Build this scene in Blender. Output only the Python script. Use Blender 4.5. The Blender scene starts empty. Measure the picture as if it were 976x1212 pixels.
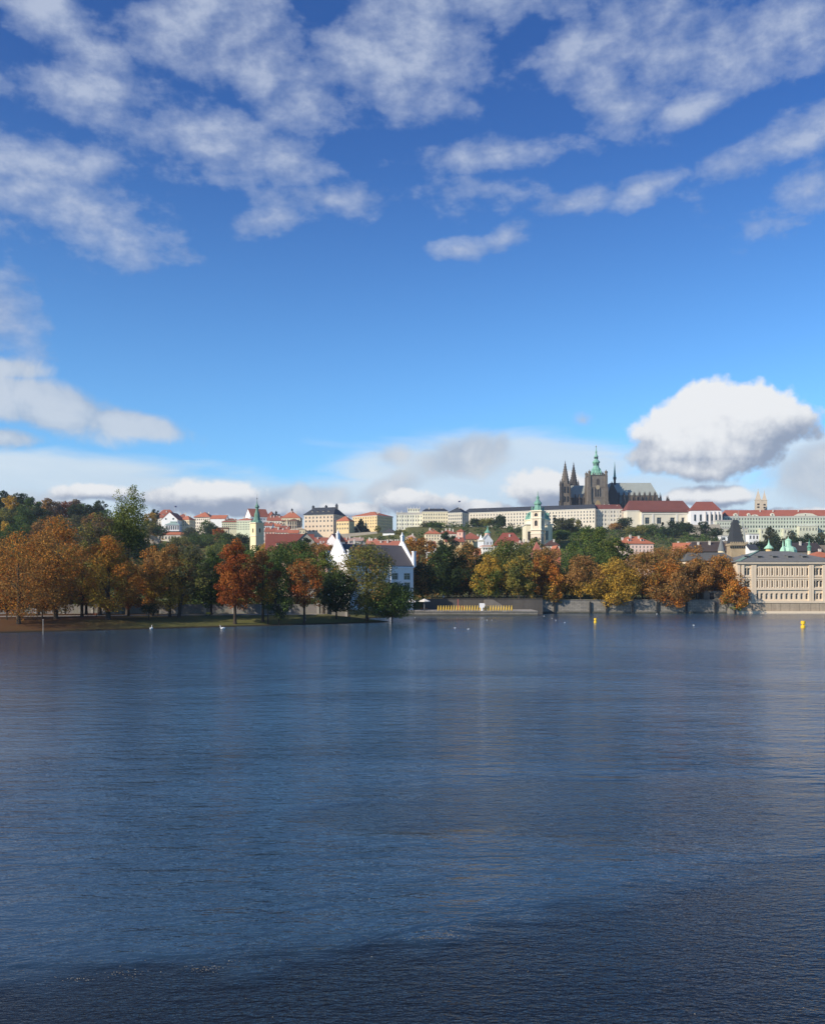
import bpy, math, random
import numpy as np
from mathutils import Vector, Matrix
S = bpy.context.scene
COL = S.collection
RD = math.radians
rnd = random.Random(11)
# ---------------------------------------------------------------- scale of the place
F, YH, CX, CZ = 1090.0, 691.0, 488.0, 10.0      # focal length in photo pixels, eye level row, centre column, eye height in metres
def PX(px, D): return (px - CX) / F * D
def PZ(py, D): return CZ + (YH - py) / F * D

# ---------------------------------------------------------------- node helper
class NB:
    def __init__(s, tree): s.t = tree; s.n = tree.nodes; s.l = tree.links; s.n.clear()
    def node(s, typ, **kw):
        n = s.n.new(typ)
        for k, v in kw.items(): setattr(n, k, v)
        return n
    def put(s, sock, v):
        if hasattr(v, 'is_output'): s.l.new(v, sock)
        elif v is not None: sock.default_value = v
    def m(s, op, a, b=None, c=None, clamp=False):
        n = s.node('ShaderNodeMath', operation=op, use_clamp=clamp)
        s.put(n.inputs[0], a)
        if b is not None: s.put(n.inputs[1], b)
        if c is not None: s.put(n.inputs[2], c)
        return n.outputs[0]
    def vm(s, op, a, b=None, out=0):
        n = s.node('ShaderNodeVectorMath', operation=op)
        s.put(n.inputs[0], a)
        if b is not None:
            if op == 'SCALE': s.put(n.inputs[3], b)
            else: s.put(n.inputs[1], b)
        return n.outputs[out]
    def noise(s, vec, scale, detail=3, rough=.55, dist=0.0, out=0, d2=False):
        n = s.node('ShaderNodeTexNoise')
        if d2: n.noise_dimensions = '2D'
        s.put(n.inputs['Vector'], vec)
        n.inputs['Scale'].default_value = scale; n.inputs['Detail'].default_value = detail
        n.inputs['Roughness'].default_value = rough; n.inputs['Distortion'].default_value = dist
        return n.outputs[out]
    def smooth(s, v, a, b, lo=0.0, hi=1.0):
        n = s.node('ShaderNodeMapRange', interpolation_type='SMOOTHSTEP')
        s.put(n.inputs[0], v); n.inputs[1].default_value = a; n.inputs[2].default_value = b
        n.inputs[3].default_value = lo; n.inputs[4].default_value = hi
        return n.outputs[0]
    def mix(s, f, a, b, blend='MIX'):
        n = s.node('ShaderNodeMix', data_type='RGBA', blend_type=blend)
        s.put(n.inputs[0], f)
        s.put(n.inputs[6], a if hasattr(a, 'is_output') else (*a, 1)[:4])
        s.put(n.inputs[7], b if hasattr(b, 'is_output') else (*b, 1)[:4])
        return n.outputs[2]
    def xyz(s, x, y, z):
        n = s.node('ShaderNodeCombineXYZ')
        for i, v in enumerate((x, y, z)): s.put(n.inputs[i], v)
        return n.outputs[0]
    def sep(s, v):
        n = s.node('ShaderNodeSeparateXYZ'); s.put(n.inputs[0], v); return n.outputs
    def mapping(s, v, loc=(0,0,0), rot=(0,0,0), sc=(1,1,1), typ='POINT'):
        n = s.node('ShaderNodeMapping', vector_type=typ); s.put(n.inputs[0], v)
        n.inputs[1].default_value = loc; n.inputs[2].default_value = rot; n.inputs[3].default_value = sc
        return n.outputs[0]

MATS = {}
def material(name, fn):
    if name in MATS: return MATS[name]
    m = bpy.data.materials.new(name); m.use_nodes = True
    b = NB(m.node_tree); out = b.node('ShaderNodeOutputMaterial')
    sh = fn(b); b.l.new(sh, out.inputs[0]); MATS[name] = m
    return m
def principled(b, col, rough=.8, spec=.3, normal=None, metal=0.0):
    p = b.node('ShaderNodeBsdfPrincipled')
    b.put(p.inputs['Base Color'], col if hasattr(col, 'is_output') else (*col, 1)[:4])
    b.put(p.inputs['Roughness'], rough); p.inputs['Specular IOR Level'].default_value = spec
    p.inputs['Metallic'].default_value = metal
    if normal is not None: b.l.new(normal, p.inputs['Normal'])
    return p.outputs[0]
def wpos(b): return b.node('ShaderNodeNewGeometry').outputs['Position']
def surf(key, col, var=.18, scale=.35, rough=.85, spec=.2, fine=2.5, streak=False, bump=.0):
    """plain surface with weathering: broad blotches, fine grain and optional rain streaks"""
    def fn(b):
        p = wpos(b)
        n1 = b.noise(p, scale, 5, .6); n2 = b.noise(p, fine, 3, .6)
        v = b.m('ADD', b.m('MULTIPLY', b.m('SUBTRACT', n1, .5), 2*var), b.m('MULTIPLY', b.m('SUBTRACT', n2, .5), var))
        if streak:
            n3 = b.noise(b.mapping(p, sc=(1, 1, .12)), fine*.6, 4, .6)
            v = b.m('ADD', v, b.m('MULTIPLY', b.m('SUBTRACT', n3, .5), 1.6*var))
        f = b.m('ADD', 1.0, v)
        c = b.vm('SCALE', (*col,), f)
        nrm = None
        if bump:
            bn = b.node('ShaderNodeBump'); bn.inputs['Strength'].default_value = bump
            bn.inputs['Distance'].default_value = .1; b.put(bn.inputs['Height'], n2); nrm = bn.outputs[0]
        return principled(b, c, rough, spec, nrm)
    return material(key, fn)
def wall_m(col):
    col = tuple(min(.80, c*1.17) for c in col)
    return surf('plaster_%02d_%02d_%02d' % tuple(int(c*99) for c in col), col, .10, .12, streak=True, fine=1.1)
def roof_m(col):
    key = 'roof_%02d_%02d_%02d' % tuple(int(c*99) for c in col)
    def fn(b):
        p = wpos(b)
        n1 = b.noise(p, .16, 4, .6); n2 = b.noise(p, 1.7, 3, .7)
        rows = b.m('SINE', b.m('MULTIPLY', b.sep(p)[2], 17.0))
        f = b.m('ADD', .62, b.m('ADD', b.m('MULTIPLY', n1, .42), b.m('MULTIPLY', n2, .38)))
        f = b.m('ADD', f, b.m('MULTIPLY', rows, .05))
        return principled(b, b.vm('SCALE', (*col,), f), .8, .2)
    return material(key, fn)
glass_m = material('window_glass', lambda b: principled(b, (.018, .022, .026), .12, .6))
WHITE = (.74, .72, .67); CREAM = (.62, .52, .35); YELLOW = (.62, .47, .25); BEIGE = (.50, .41, .31)
PINK = (.55, .34, .27); GREENISH = (.46, .50, .38); GREYW = (.42, .40, .36); OFFW = (.66, .60, .49)
ORANGE = (.43, .15, .082); RED = (.30, .105, .068); DRED = (.170, .064, .050); SLATE = (.050, .056, .066); BROWN = (.16, .09, .06)
COPPER = (.17, .34, .26)
copper_m = surf('green_copper', COPPER, .25, .5, rough=.6, fine=2)
soot_m = surf('sooty_sandstone', (.15, .125, .098), .45, .22, fine=.9, streak=True)
soot_dark_m = surf('black_sandstone', (.062, .054, .047), .4, .3, fine=1.2)
dark_m = surf('dark_metal', (.03, .032, .034), .2, 1, rough=.5)
trim_m = surf('pale_trim', (.66, .63, .57), .1, .5)
frame_m = surf('window_frame_paint', (.55, .53, .49), .05, 1)
gold_m = material('gilding', lambda b: principled(b, (.8, .55, .15), .3, .5, None, 1.0))

# ---------------------------------------------------------------- mesh helper
class MB:
    def __init__(s): s.v = []; s.f = []; s.mi = []
    def add(s, vs, fs, m=0):
        o = len(s.v); s.v += [tuple(v) for v in vs]
        for f in fs: s.f.append(tuple(i + o for i in f)); s.mi.append(m)
    def quad(s, a, b, c, d, m=0): s.add([a, b, c, d], [(0, 1, 2, 3)], m)
    def box(s, x0, x1, y0, y1, z0, z1, m=0):
        s.add([(x0,y0,z0),(x1,y0,z0),(x1,y1,z0),(x0,y1,z0),(x0,y0,z1),(x1,y0,z1),(x1,y1,z1),(x0,y1,z1)],
              [(0,3,2,1),(4,5,6,7),(0,1,5,4),(1,2,6,5),(2,3,7,6),(3,0,4,7)], m)
    def frustum(s, cx, cy, r0, r1, z0, z1, n=4, m=0, rot=None, caps=True):
        rot = math.pi/n if rot is None else rot
        vs = []
        for r, z in ((r0, z0), (r1, z1)):
            for i in range(n):
                a = rot + 2*math.pi*i/n; vs.append((cx + r*math.cos(a), cy + r*math.sin(a), z))
        fs = [(i, (i+1) % n, n+(i+1) % n, n+i) for i in range(n)]
        if caps: fs += [tuple(range(n-1, -1, -1)), tuple(range(n, 2*n))]
        s.add(vs, fs, m)
    def lathe(s, cx, cy, prof, n=12, m=0, rot=0, sx=1, sy=1):
        vs = []
        for r, z in prof:
            for i in range(n):
                a = rot + 2*math.pi*i/n; vs.append((cx + sx*r*math.cos(a), cy + sy*r*math.sin(a), z))
        fs = []
        for k in range(len(prof)-1):
            for i in range(n): fs.append((k*n+i, k*n+(i+1) % n, (k+1)*n+(i+1) % n, (k+1)*n+i))
        fs.append(tuple(range(n-1, -1, -1))); fs.append(tuple(range((len(prof)-1)*n, len(prof)*n)))
        s.add(vs, fs, m)
    def tube(s, pts, rad, n=7, m=0):
        rings = []
        for k, p in enumerate(pts):
            p = Vector(p)
            d = (Vector(pts[min(k+1, len(pts)-1)]) - Vector(pts[max(k-1, 0)])).normalized()
            a = d.cross(Vector((.31, .9, .2))).normalized(); b = d.cross(a)
            rings.append([p + (a*math.cos(t) + b*math.sin(t))*rad[k] for t in [2*math.pi*i/n for i in range(n)]])
        vs = [v for r in rings for v in r]; fs = []
        for k in range(len(pts)-1):
            for i in range(n): fs.append((k*n+i, k*n+(i+1) % n, (k+1)*n+(i+1) % n, (k+1)*n+i))
        fs.append(tuple(range(n))); fs.append(tuple(range((len(pts)-1)*n, len(pts)*n)))
        s.add(vs, fs, m)
    def mesh(s, name, mats, smooth=False):
        me = bpy.data.meshes.new(name); me.from_pydata(s.v, [], s.f)
        for m in (mats if isinstance(mats, (list, tuple)) else [mats]): me.materials.append(m)
        me.polygons.foreach_set('material_index', s.mi)
        if smooth: me.polygons.foreach_set('use_smooth', [True]*len(s.f))
        me.update(); return me
    def build(s, name, mats, parent=None, loc=(0,0,0), rz=0, smooth=False):
        return link(name, s.mesh(name, mats, smooth), parent, loc, rz)
def link(name, me, parent=None, loc=(0,0,0), rz=0):
    o = bpy.data.objects.new(name, me); COL.objects.link(o)
    if parent: o.parent = parent
    o.location = loc; o.rotation_euler[2] = rz; return o
def thing(name, label, cat, loc, rz=0, group=None):
    o = bpy.data.objects.new(name, None); COL.objects.link(o); o.location = loc; o.rotation_euler[2] = rz
    o.empty_display_size = .5
    return tag(o, label, cat, group)
def tag(o, label, cat, group=None, kind=None):
    if label: o['label'] = label
    if cat: o['category'] = cat
    if group: o['group'] = group
    if kind: o['kind'] = kind
    return o
def part_label(o, l): o['label'] = l; return o

# ---------------------------------------------------------------- terrain
SHORE = [(-1400,150),(-300,172),(0,185),(110,195),(190,203),(270,212),(340,220),(400,227),(440,233),(462,238),(472,241),(466,244),(448,248),(440,256),(446,266),(470,276),
         (486,280),(486,290),(636,292),(636,303),(640,313),(1400,313),(3200,313)]
POLY = [(PX(a, d), d) for a, d in SHORE] + [(4000, 330), (4000, 4200), (-4000, 4200), (-4000, 150)]
PA = np.array(POLY)
def sd_poly(x, y):
    x = np.asarray(x, float); y = np.asarray(y, float)
    best = np.full(x.shape, 1e9); inside = np.zeros(x.shape, bool)
    n = len(PA)
    for i in range(n):
        ax, ay = PA[i]; bx, by = PA[(i+1) % n]
        ex, ey = bx-ax, by-ay; t = np.clip(((x-ax)*ex + (y-ay)*ey)/(ex*ex+ey*ey+1e-9), 0, 1)
        best = np.minimum(best, np.hypot(x-ax-t*ex, y-ay-t*ey))
        c = ((ay > y) != (by > y)) & (x < (bx-ax)*(y-ay)/(by-ay+1e-12)+ax)
        inside ^= c
    return np.where(inside, best, -best)
def sstep(a, b, v): t = np.clip((v-a)/(b-a), 0, 1); return t*t*(3-2*t)
def terrain(x, y):
    x = np.asarray(x, float); y = np.asarray(y, float)
    sd = sd_poly(x, y); u = x/np.maximum(y, 1)
    hard = sstep(.9, 1.1, (u*F+CX)/480.0) * (y > 200)                # stone quays to the right of the mill
    soft = np.clip(-.25 + .155*sd, -3, 2.0)
    quay = np.where(sd > .6, 1.2, -3.0)
    z = np.where(hard > .5, np.where((y < 304.5) & (u*F+CX < 641), quay, np.where((sd > .6), 4.4, -3)), soft)
    back = np.interp(y, [300, 600], [0, 5.0]); z = z + np.where(sd > 0, back, 0)
    R = np.interp(u, [-1.2, -.5, -.40, -.33, -.28, -.20, -.12, 0, .2, .30, .36, .42, .6, 1.2], [60, 84, 74, 66, 60, 60, 56, 64, 64, 58, 47, 44, 40, 20])
    y0 = np.interp(u, [-.36, -.27], [340, 400]); y1 = np.interp(u, [-.36, -.27], [800, 950])
    k = sstep(0, 1, (y-y0)/(y1-y0))
    z = z + np.where(sd > 0, k*(R - 8), 0)
    z = z + k*2.5*np.sin(x*.021+1)*np.sin(y*.017)
    return z
def T(x, y): return float(terrain(np.array([x]), np.array([y]))[0])
def build_terrain():
    def ax(*segs):
        out = []
        for a, b, st in segs: out += list(np.arange(a, b, st))
        return np.array(out + [segs[-1][1]])
    xs = ax((-4000,-1000,250), (-1000,-400,40), (-400,-190,10), (-190,60,2.2), (60,200,5), (200,1000,16), (1000,4000,250))
    ys = ax((-600,140,60), (140,275,2.0), (275,330,1.5), (330,1150,11), (1150,1500,50), (1500,4000,250))
    gx, gy = np.meshgrid(xs, ys); gz = terrain(gx, gy)
    V = np.stack([gx, gy, gz], -1).reshape(-1, 3); nx, ny = len(xs), len(ys)
    i = np.arange(nx-1)[None, :] + nx*np.arange(ny-1)[:, None]
    Q = np.stack([i, i+1, i+nx+1, i+nx], -1).reshape(-1, 4)
    me = bpy.data.meshes.new('ground'); me.from_pydata(V.tolist(), [], Q.tolist())
    me.polygons.foreach_set('use_smooth', [True]*len(Q))
    def fn(b):
        p = wpos(b); s = b.sep(p)
        n1 = b.noise(p, .08, 5, .65); n2 = b.noise(p, .9, 4, .7); n3 = b.noise(p, 6, 3, .7)
        grass = b.mix(n2, (.075, .088, .026), (.19, .17, .055))
        litter = b.mix(n3, (.05, .025, .015), (.17, .065, .028))
        k = b.m('ADD', b.m('MULTIPLY', b.m('ADD', s[0], 55), -.035), b.m('MULTIPLY', b.m('SUBTRACT', n1, .5), 2.4))
        k = b.smooth(k, -.3, .9)
        near = b.smooth(s[1], 300, 345, 1, 0)
        c = b.mix(b.m('MULTIPLY', k, b.m('MULTIPLY', near, .85)), grass, litter)
        mud = b.smooth(s[2], .05, .45, 1, 0)
        c = b.mix(mud, c, (.035, .028, .018))
        bn = b.node('ShaderNodeBump'); bn.inputs['Strength'].default_value = .6; bn.inputs['Distance'].default_value = .15
        b.put(bn.inputs['Height'], b.m('ADD', n2, n3))
        return principled(b, c, .95, .1, bn.outputs[0])
    me.materials.append(material('ground_cover', fn))
    tag(link('ground', me), None, None, kind='structure')
SKYTINT = (1, 1, 1)
EXPO = 0.18
# ---------------------------------------------------------------- light, sky, clouds, camera, water
SUN_AZ, SUN_EL = RD(55.5), RD(27)         # azimuth measured from straight behind the camera towards the left
sx, sy, sz = -math.sin(SUN_AZ)*math.cos(SUN_EL), -math.cos(SUN_AZ)*math.cos(SUN_EL), math.sin(SUN_EL)
ld = bpy.data.lights.new('sun', 'SUN'); ld.energy = 5.0; ld.angle = RD(.53); ld.color = (1, .89, .74)
lo = bpy.data.objects.new('sun', ld); COL.objects.link(lo); lo.location = (-200, -100, 300)
lo.rotation_euler = Vector((-sx, -sy, -sz)).to_track_quat('-Z', 'Y').to_euler()
W = bpy.data.worlds.new('World'); S.world = W; W.use_nodes = True
b = NB(W.node_tree)
sky = b.node('ShaderNodeTexSky', sky_type='NISHITA'); sky.sun_disc = False
sky.sun_elevation = SUN_EL; sky.sun_rotation = math.atan2(sx, sy) % (2*math.pi)
sky.air_density = 1.0; sky.dust_density = .35; sky.ozone_density = 2.2; sky.altitude = 200
d = b.node('ShaderNodeTexCoord').outputs['Generated']
dx, dy, dz = b.sep(d)
az = b.m('ARCTAN2', dx, dy); el = b.m('ARCSINE', dz)
P = b.xyz(az, el, 0)
CHAIN = [0.0]
def blobfield(P, blobs):
    """soft ellipses on the sky, given by direction; evaluated strictly one after the other"""
    cur = None; ps = b.sep(P)
    for (cx, cy, rx, ry, ang, st) in blobs:
        u = (cx-CX)/F; v = (YH-cy)/F
        a = math.atan(u); e = math.atan(v/math.sqrt(1+u*u)); k = 1/math.sqrt(1+u*u+v*v)
        prev = CHAIN[0] if cur is None else cur
        m = b.mapping(b.xyz(ps[0], ps[1], prev), (a, e, 0), (0, 0, RD(ang)), (rx/F*k, ry/F*k, 1e6), 'TEXTURE')
        f = b.m('MULTIPLY_ADD', b.vm('LENGTH', m, out=1), -st, st)
        cur = b.m('MAXIMUM', f, -.6 if cur is None else cur)
    CHAIN[0] = cur
    return cur
def c10(r, g, bl): return (r/.12, g/.12, bl/.12)
tint = b.mix(b.smooth(dz, .12, .52), (.66, 1.15, 1.56), (.29, .60, 1.12))
skyc = b.mix(1.0, sky.outputs[0], tint, 'MULTIPLY')
# high broken cloud
qh = b.mapping(P, rot=(0, 0, RD(-10)), sc=(1.0, 1.7, 1))
n1 = b.noise(qh, 13, 8, .60, 0, d2=True); n1b = b.noise(b.vm('ADD', qh, (-.008, .018, 0)), 13, 4, .56, 0, d2=True)
HI = [(60,18,90,44,-12,1),(100,48,70,26,-25,.95),(95,108,160,32,0,.85),(250,30,120,60,0,1.05),(300,75,90,40,-20,.9),(355,118,62,40,0,.95),(480,60,120,72,5,1.1),(600,5,120,36,0,.9),
      (890,40,190,50,6,1.05),(700,48,120,40,8,.85),(735,130,66,40,-5,.8),(815,128,56,18,10,.8),(945,160,115,26,14,1),(968,215,50,26,0,.85),
      (55,240,165,48,-10,1.05),(40,200,100,40,0,.95),(240,165,105,40,-8,1.05),(345,190,60,30,-8,.8),(590,180,120,20,4,.95),(530,232,80,26,0,.5),(690,238,62,14,8,.9),(760,222,50,18,14,1.05),
      (600,280,34,15,22,.95),(550,295,40,12,0,.7),(395,238,95,18,0,.85),(320,258,60,16,20,.6),(6,375,64,38,-10,1.05),(225,302,46,12,0,.5),(880,268,44,22,0,.4),(30,330,50,8,0,.3)]
fh = blobfield(P, [(a, c_, rx*1.22, ry*1.25, an, st) for a, c_, rx, ry, an, st in HI])
hi_d = b.m('ADD', b.m('MULTIPLY', b.m('MINIMUM', fh, .8), 1.7), b.m('MULTIPLY', b.m('SUBTRACT', n1, .5), 3.3))
hi_a = b.m('MULTIPLY', b.smooth(hi_d, .0, .55), b.smooth(hi_d, .0, 2.0, .22, .86))
rel = b.m('MULTIPLY_ADD', b.m('SUBTRACT', n1, n1b), 1.5, .15)
hi_c = b.mix(b.m('ADD', b.m('MULTIPLY', hi_d, .45), rel, clamp=True), c10(.23, .32, .54), c10(.50, .57, .72))
# thin low veil
LO = [(-40,566,420,40,2,1.1),(200,580,330,34,-3,1.0),(600,562,230,60,0,1.15),(590,530,200,26,-2,.7),(760,580,260,44,0,.8),(980,560,110,60,0,1.0),(480,606,900,46,0,1.25),(-500,560,500,60,0,1),(1500,560,500,60,0,1)]
fl = blobfield(P, LO)
nl = b.noise(b.mapping(P, sc=(1, 3.6, 1)), 6.5, 6, .52, .4, d2=True)
lo_d = b.m('ADD', b.m('MULTIPLY', fl, 1.5), b.m('MULTIPLY', b.m('SUBTRACT', nl, .5), 1.3))
lo_a = b.m('MULTIPLY', b.smooth(lo_d, .0, .8), .85)
lo_c = b.mix(nl, c10(.60, .72, .84), c10(.80, .87, .91))
# soft grey cloud
GR = [(50,480,120,30,-8,1.1),(135,497,95,16,-8,.95),(14,437,48,14,0,.75),(8,518,50,14,0,.8),(550,540,66,26,14,1.0),(590,528,26,20,40,.7),(462,540,36,12,0,.5),(690,497,16,12,0,.5),(215,588,60,18,0,.6),(345,592,90,18,0,.95),(60,594,60,14,0,.6),
      (460,582,60,18,20,.7),(978,560,70,44,0,.9)]
fg = blobfield(P, [(a, c_, rx*1.25, ry*1.35, an, st) for a, c_, rx, ry, an, st in GR])
ng = b.noise(P, 17, 7, .55, .3, d2=True)
gr_d = b.m('ADD', b.m('MULTIPLY', fg, 1.4), b.m('MULTIPLY', b.m('SUBTRACT', ng, .5), 1.5))
gr_a = b.m('MULTIPLY', b.smooth(gr_d, .08, .75), .82)
gr_c = b.mix(b.smooth(b.m('ADD', ng, b.m('MULTIPLY', gr_d, .2)), .35, .85), c10(.42, .50, .62), c10(.66, .70, .75))
# cumulus with relief
CU = [(848,512,120,64,0,1.35),(905,503,80,44,-8,1.0),(795,520,66,42,0,1.0),(848,476,62,34,0,.95),(112,582,60,16,0,.95),(243,588,84,30,0,1.1),(300,604,80,16,0,.9),
      (640,582,66,28,0,1.1),(500,594,80,22,0,.9),(420,604,60,14,0,.85),(570,604,60,18,0,.9),(835,588,80,16,0,.9),(930,610,130,12,0,.8),(715,598,70,14,0,.7)]
DL = (-.006, .013, 0)
def cum(Pp, det):
    f = blobfield(Pp, CU)
    n = b.noise(Pp, 13, det, .60, 0, d2=True)
    v = b.node('ShaderNodeTexVoronoi', voronoi_dimensions='2D'); b.put(v.inputs['Vector'], b.vm('ADD', Pp, b.vm('SCALE', b.noise(Pp, 40, 2, .5, out=1, d2=True), .012)))
    v.inputs['Scale'].default_value = 52; v.inputs['Detail'].default_value = 1.5; v.inputs['Roughness'].default_value = .5
    lobe = b.m('MULTIPLY', b.m('SUBTRACT', .42, v.outputs['Distance']), .22)
    return b.m('ADD', b.m('ADD', b.m('MULTIPLY', b.m('MINIMUM', f, .75), 1.45), lobe), b.m('MULTIPLY', b.m('SUBTRACT', n, .5), 1.9))
g0 = cum(P, 8); g1 = cum(b.vm('ADD', P, DL), 5)
cu_a = b.m('MULTIPLY', b.smooth(g0, .10, .50), .98)
rl = b.m('ADD', b.m('SUBTRACT', g0, g1), b.m('MULTIPLY', b.m('SUBTRACT', ng, .5), .9))
cu_t = b.smooth(b.m('ADD', rl, b.m('MULTIPLY', b.m('SUBTRACT', blobfield(b.vm('ADD', P, (.004, -.026, 0)), CU), .22), .8)), -.75, .65)
cu_c = b.mix(cu_t, c10(.31, .37, .49), c10(.90, .91, .92))
c = b.mix(lo_a, skyc, lo_c)
c = b.mix(hi_a, c, hi_c)
c = b.mix(gr_a, c, gr_c)
c = b.mix(cu_a, c, cu_c)
below = b.smooth(dz, -.02, .0)
c = b.mix(below, (.6, .7, .8), c)
bg = b.node('ShaderNodeBackground'); b.put(bg.inputs[0], c); bg.inputs[1].default_value = .106
wo = b.node('ShaderNodeOutputWorld'); b.l.new(bg.outputs[0], wo.inputs[0])
W.cycles.sampling_method = 'MANUAL'; W.cycles.sample_map_resolution = 512

S.view_settings.view_transform = 'Standard'; S.view_settings.look = 'None'
S.view_settings.exposure = EXPO; S.view_settings.gamma = 1; S.view_settings.use_curve_mapping = False
cd = bpy.data.cameras.new('camera'); cam = bpy.data.objects.new('camera', cd); COL.objects.link(cam)
cd.sensor_fit = 'HORIZONTAL'; cd.sensor_width = 36; cd.lens = 36*F/976; cd.clip_end = 12000; cd.clip_start = .5
cd.shift_y = (YH-606)/976
cam.location = (0, 0, CZ); cam.rotation_euler = (RD(90), 0, 0); S.camera = cam

def build_water():
    m = MB(); m.quad((-3500,-500,0),(3500,-500,0),(3500,335,0),(-3500,335,0))
    def fn(b):
        p = wpos(b); s = b.sep(p)
        warp = b.vm('SCALE', b.noise(p, .12, 2, .5, out=1), 1.2)
        pp = b.vm('ADD', p, warp)
        a1 = b.noise(b.mapping(pp, rot=(0,0,RD(-14)), sc=(.55, 1.5, 1)), .62, 4, .58, .3)
        a2 = b.noise(b.mapping(pp, rot=(0,0,RD(10)), sc=(.7, 1.6, 1)), 3.1, 3, .55, .4)
        a3 = b.noise(b.mapping(p, rot=(0,0,RD(-25)), sc=(.6, 1.3, 1)), 9.0, 2, .6, .2)
        big = b.noise(b.mapping(p, rot=(0,0,RD(10)), sc=(.45, 1, 1)), .045, 3, .5, .6)
        gust = b.smooth(big, .43, .57)                       # gusts ruffle some patches and leave others slick
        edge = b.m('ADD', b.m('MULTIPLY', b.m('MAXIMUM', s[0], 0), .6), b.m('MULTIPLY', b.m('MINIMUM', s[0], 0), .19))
        calm_shade = b.smooth(b.m('ADD', b.m('SUBTRACT', b.m('SUBTRACT', s[1], 25.0), edge), b.m('MULTIPLY', b.m('SUBTRACT', b.noise(p, .35, 2, .5), .5), 5)), -1.5, 2.5, 1, 0)  # flattens the waves and masks the painted shade on the near water
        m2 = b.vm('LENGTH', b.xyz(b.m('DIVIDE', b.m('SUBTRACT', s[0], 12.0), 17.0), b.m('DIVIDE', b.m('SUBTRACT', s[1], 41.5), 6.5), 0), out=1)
        m2 = b.smooth(b.m('ADD', m2, b.m('MULTIPLY', b.m('SUBTRACT', b.noise(b.mapping(p, sc=(.5, 1, 1)), .22, 3, .6), .5), 1.3)), .75, 1.15, 1, 0)  # second patch of painted shade further out on the river
        calm_shade = b.m('MAXIMUM', calm_shade, b.m('MULTIPLY', m2, .75))
        far = b.smooth(s[1], 25, 150)
        lee = b.smooth(b.m('ADD', b.m('ADD', s[0], b.m('MULTIPLY', s[1], .30)), b.m('MULTIPLY', b.m('SUBTRACT', big, .5), 14)), -4, 3, .42, 1.0)
        A1 = b.m('MULTIPLY', lee, b.m('MULTIPLY_ADD', gust, -.20, .42)); A1 = b.m('MULTIPLY', A1, b.m('MULTIPLY_ADD', calm_shade, -.86, 1))
        A2 = b.m('MULTIPLY', lee, b.m('MULTIPLY_ADD', gust, -.012, .055)); A2 = b.m('MULTIPLY', A2, b.m('MULTIPLY_ADD', calm_shade, -.25, 1))
        h = b.m('ADD', b.m('MULTIPLY', a1, A1), b.m('MULTIPLY', a2, A2))
        h = b.m('ADD', h, b.m('MULTIPLY', a3, b.m('MULTIPLY_ADD', calm_shade, .010, .007)))
        bn = b.node('ShaderNodeBump'); b.put(bn.inputs['Strength'], b.m('MULTIPLY_ADD', far, -.32, 1.0)); bn.inputs['Distance'].default_value = 1.0
        b.put(bn.inputs['Height'], h)
        pr = b.node('ShaderNodeBsdfPrincipled')
        b.put(pr.inputs['Base Color'], b.mix(calm_shade, (.030, .066, .108), (.008, .010, .011))); b.put(pr.inputs['Roughness'], b.m('MULTIPLY_ADD', far, .10, .05))  # cloud shade on the river is painted in as a darker base colour
        pr.inputs['IOR'].default_value = 1.333; b.l.new(bn.outputs[0], pr.inputs['Normal'])
        return pr.outputs[0]
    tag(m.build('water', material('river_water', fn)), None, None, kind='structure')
# ---------------------------------------------------------------- walls, windows, roofs
def open_wall(mb, o, ud, w, z0, z1, ops, dep=.25, m=0, nd=None):
    """a wall of width w from point o along ud with real openings (u0,u1,za,zb[,arch]); nd points into the house"""
    o = Vector(o); ud = Vector(ud); nd = Vector(nd)
    def p(u, z, k=0.0): return o + ud*u + nd*k + Vector((0, 0, z))
    cuts = sorted({z0, z1} | {a[2] for a in ops} | {a[3] for a in ops})
    for za, zb in zip(cuts, cuts[1:]):
        if zb-za < 1e-4: continue
        row = sorted((a for a in ops if a[2] <= za+1e-5 and a[3] >= zb-1e-5), key=lambda a: a[0])
        u = 0
        for a in row:
            if a[0] > u: mb.quad(p(u, za), p(a[0], za), p(a[0], zb), p(u, zb), m)
            u = a[1]
        if u < w: mb.quad(p(u, za), p(w, za), p(w, zb), p(u, zb), m)
    for a in ops:
        u0, u1, za, zb = a[:4]
        mb.quad(p(u0, za), p(u0, za, dep), p(u0, zb, dep), p(u0, zb), m); mb.quad(p(u1, za), p(u1, zb), p(u1, zb, dep), p(u1, za, dep), m)
        mb.quad(p(u0, zb), p(u0, zb, dep), p(u1, zb, dep), p(u1, zb), m); mb.quad(p(u0, za), p(u1, za), p(u1, za, dep), p(u0, za, dep), m)
        if len(a) > 4 and a[4]:
            r = (u1-u0)/2; n = 5
            for sgn, uc in ((-1, u0), (1, u1)):
                arc = [p((u0+u1)/2 + sgn*r*math.cos(t), zb-r+r*math.sin(t), .02) for t in [math.pi/2*i/n for i in range(n+1)]]
                vs = [p(uc, zb, .02)] + arc
                mb.add(vs, [(0, i+1, i+2) for i in range(n)], m)
WINM = {}
def window_mesh(w, h, style=''):
    key = (round(w, 1), round(h, 1), style)
    if key in WINM: return WINM[key]
    w, h = key[:2]; m = MB(); t = min(.09, w*.12); hw = w/2
    m.box(-hw, hw, .03, .06, 0, h, 0)
    if style != 'plain':
        m.box(-hw, -hw+t, -.05, .029, 0, h, 1); m.box(hw-t, hw, -.05, .029, 0, h, 1)
        m.box(-hw+t, hw-t, -.05, .029, 0, t, 1); m.box(-hw+t, hw-t, -.05, .029, h-t, h, 1)
        m.box(-t*.4, t*.4, -.045, .028, t, h-t, 1); m.box(-hw+t, hw-t, -.04, .027, h*.64, h*.64+t*.8, 1)
    WINM[key] = m.mesh('window', [glass_m, frame_m]); return WINM[key]
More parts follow.
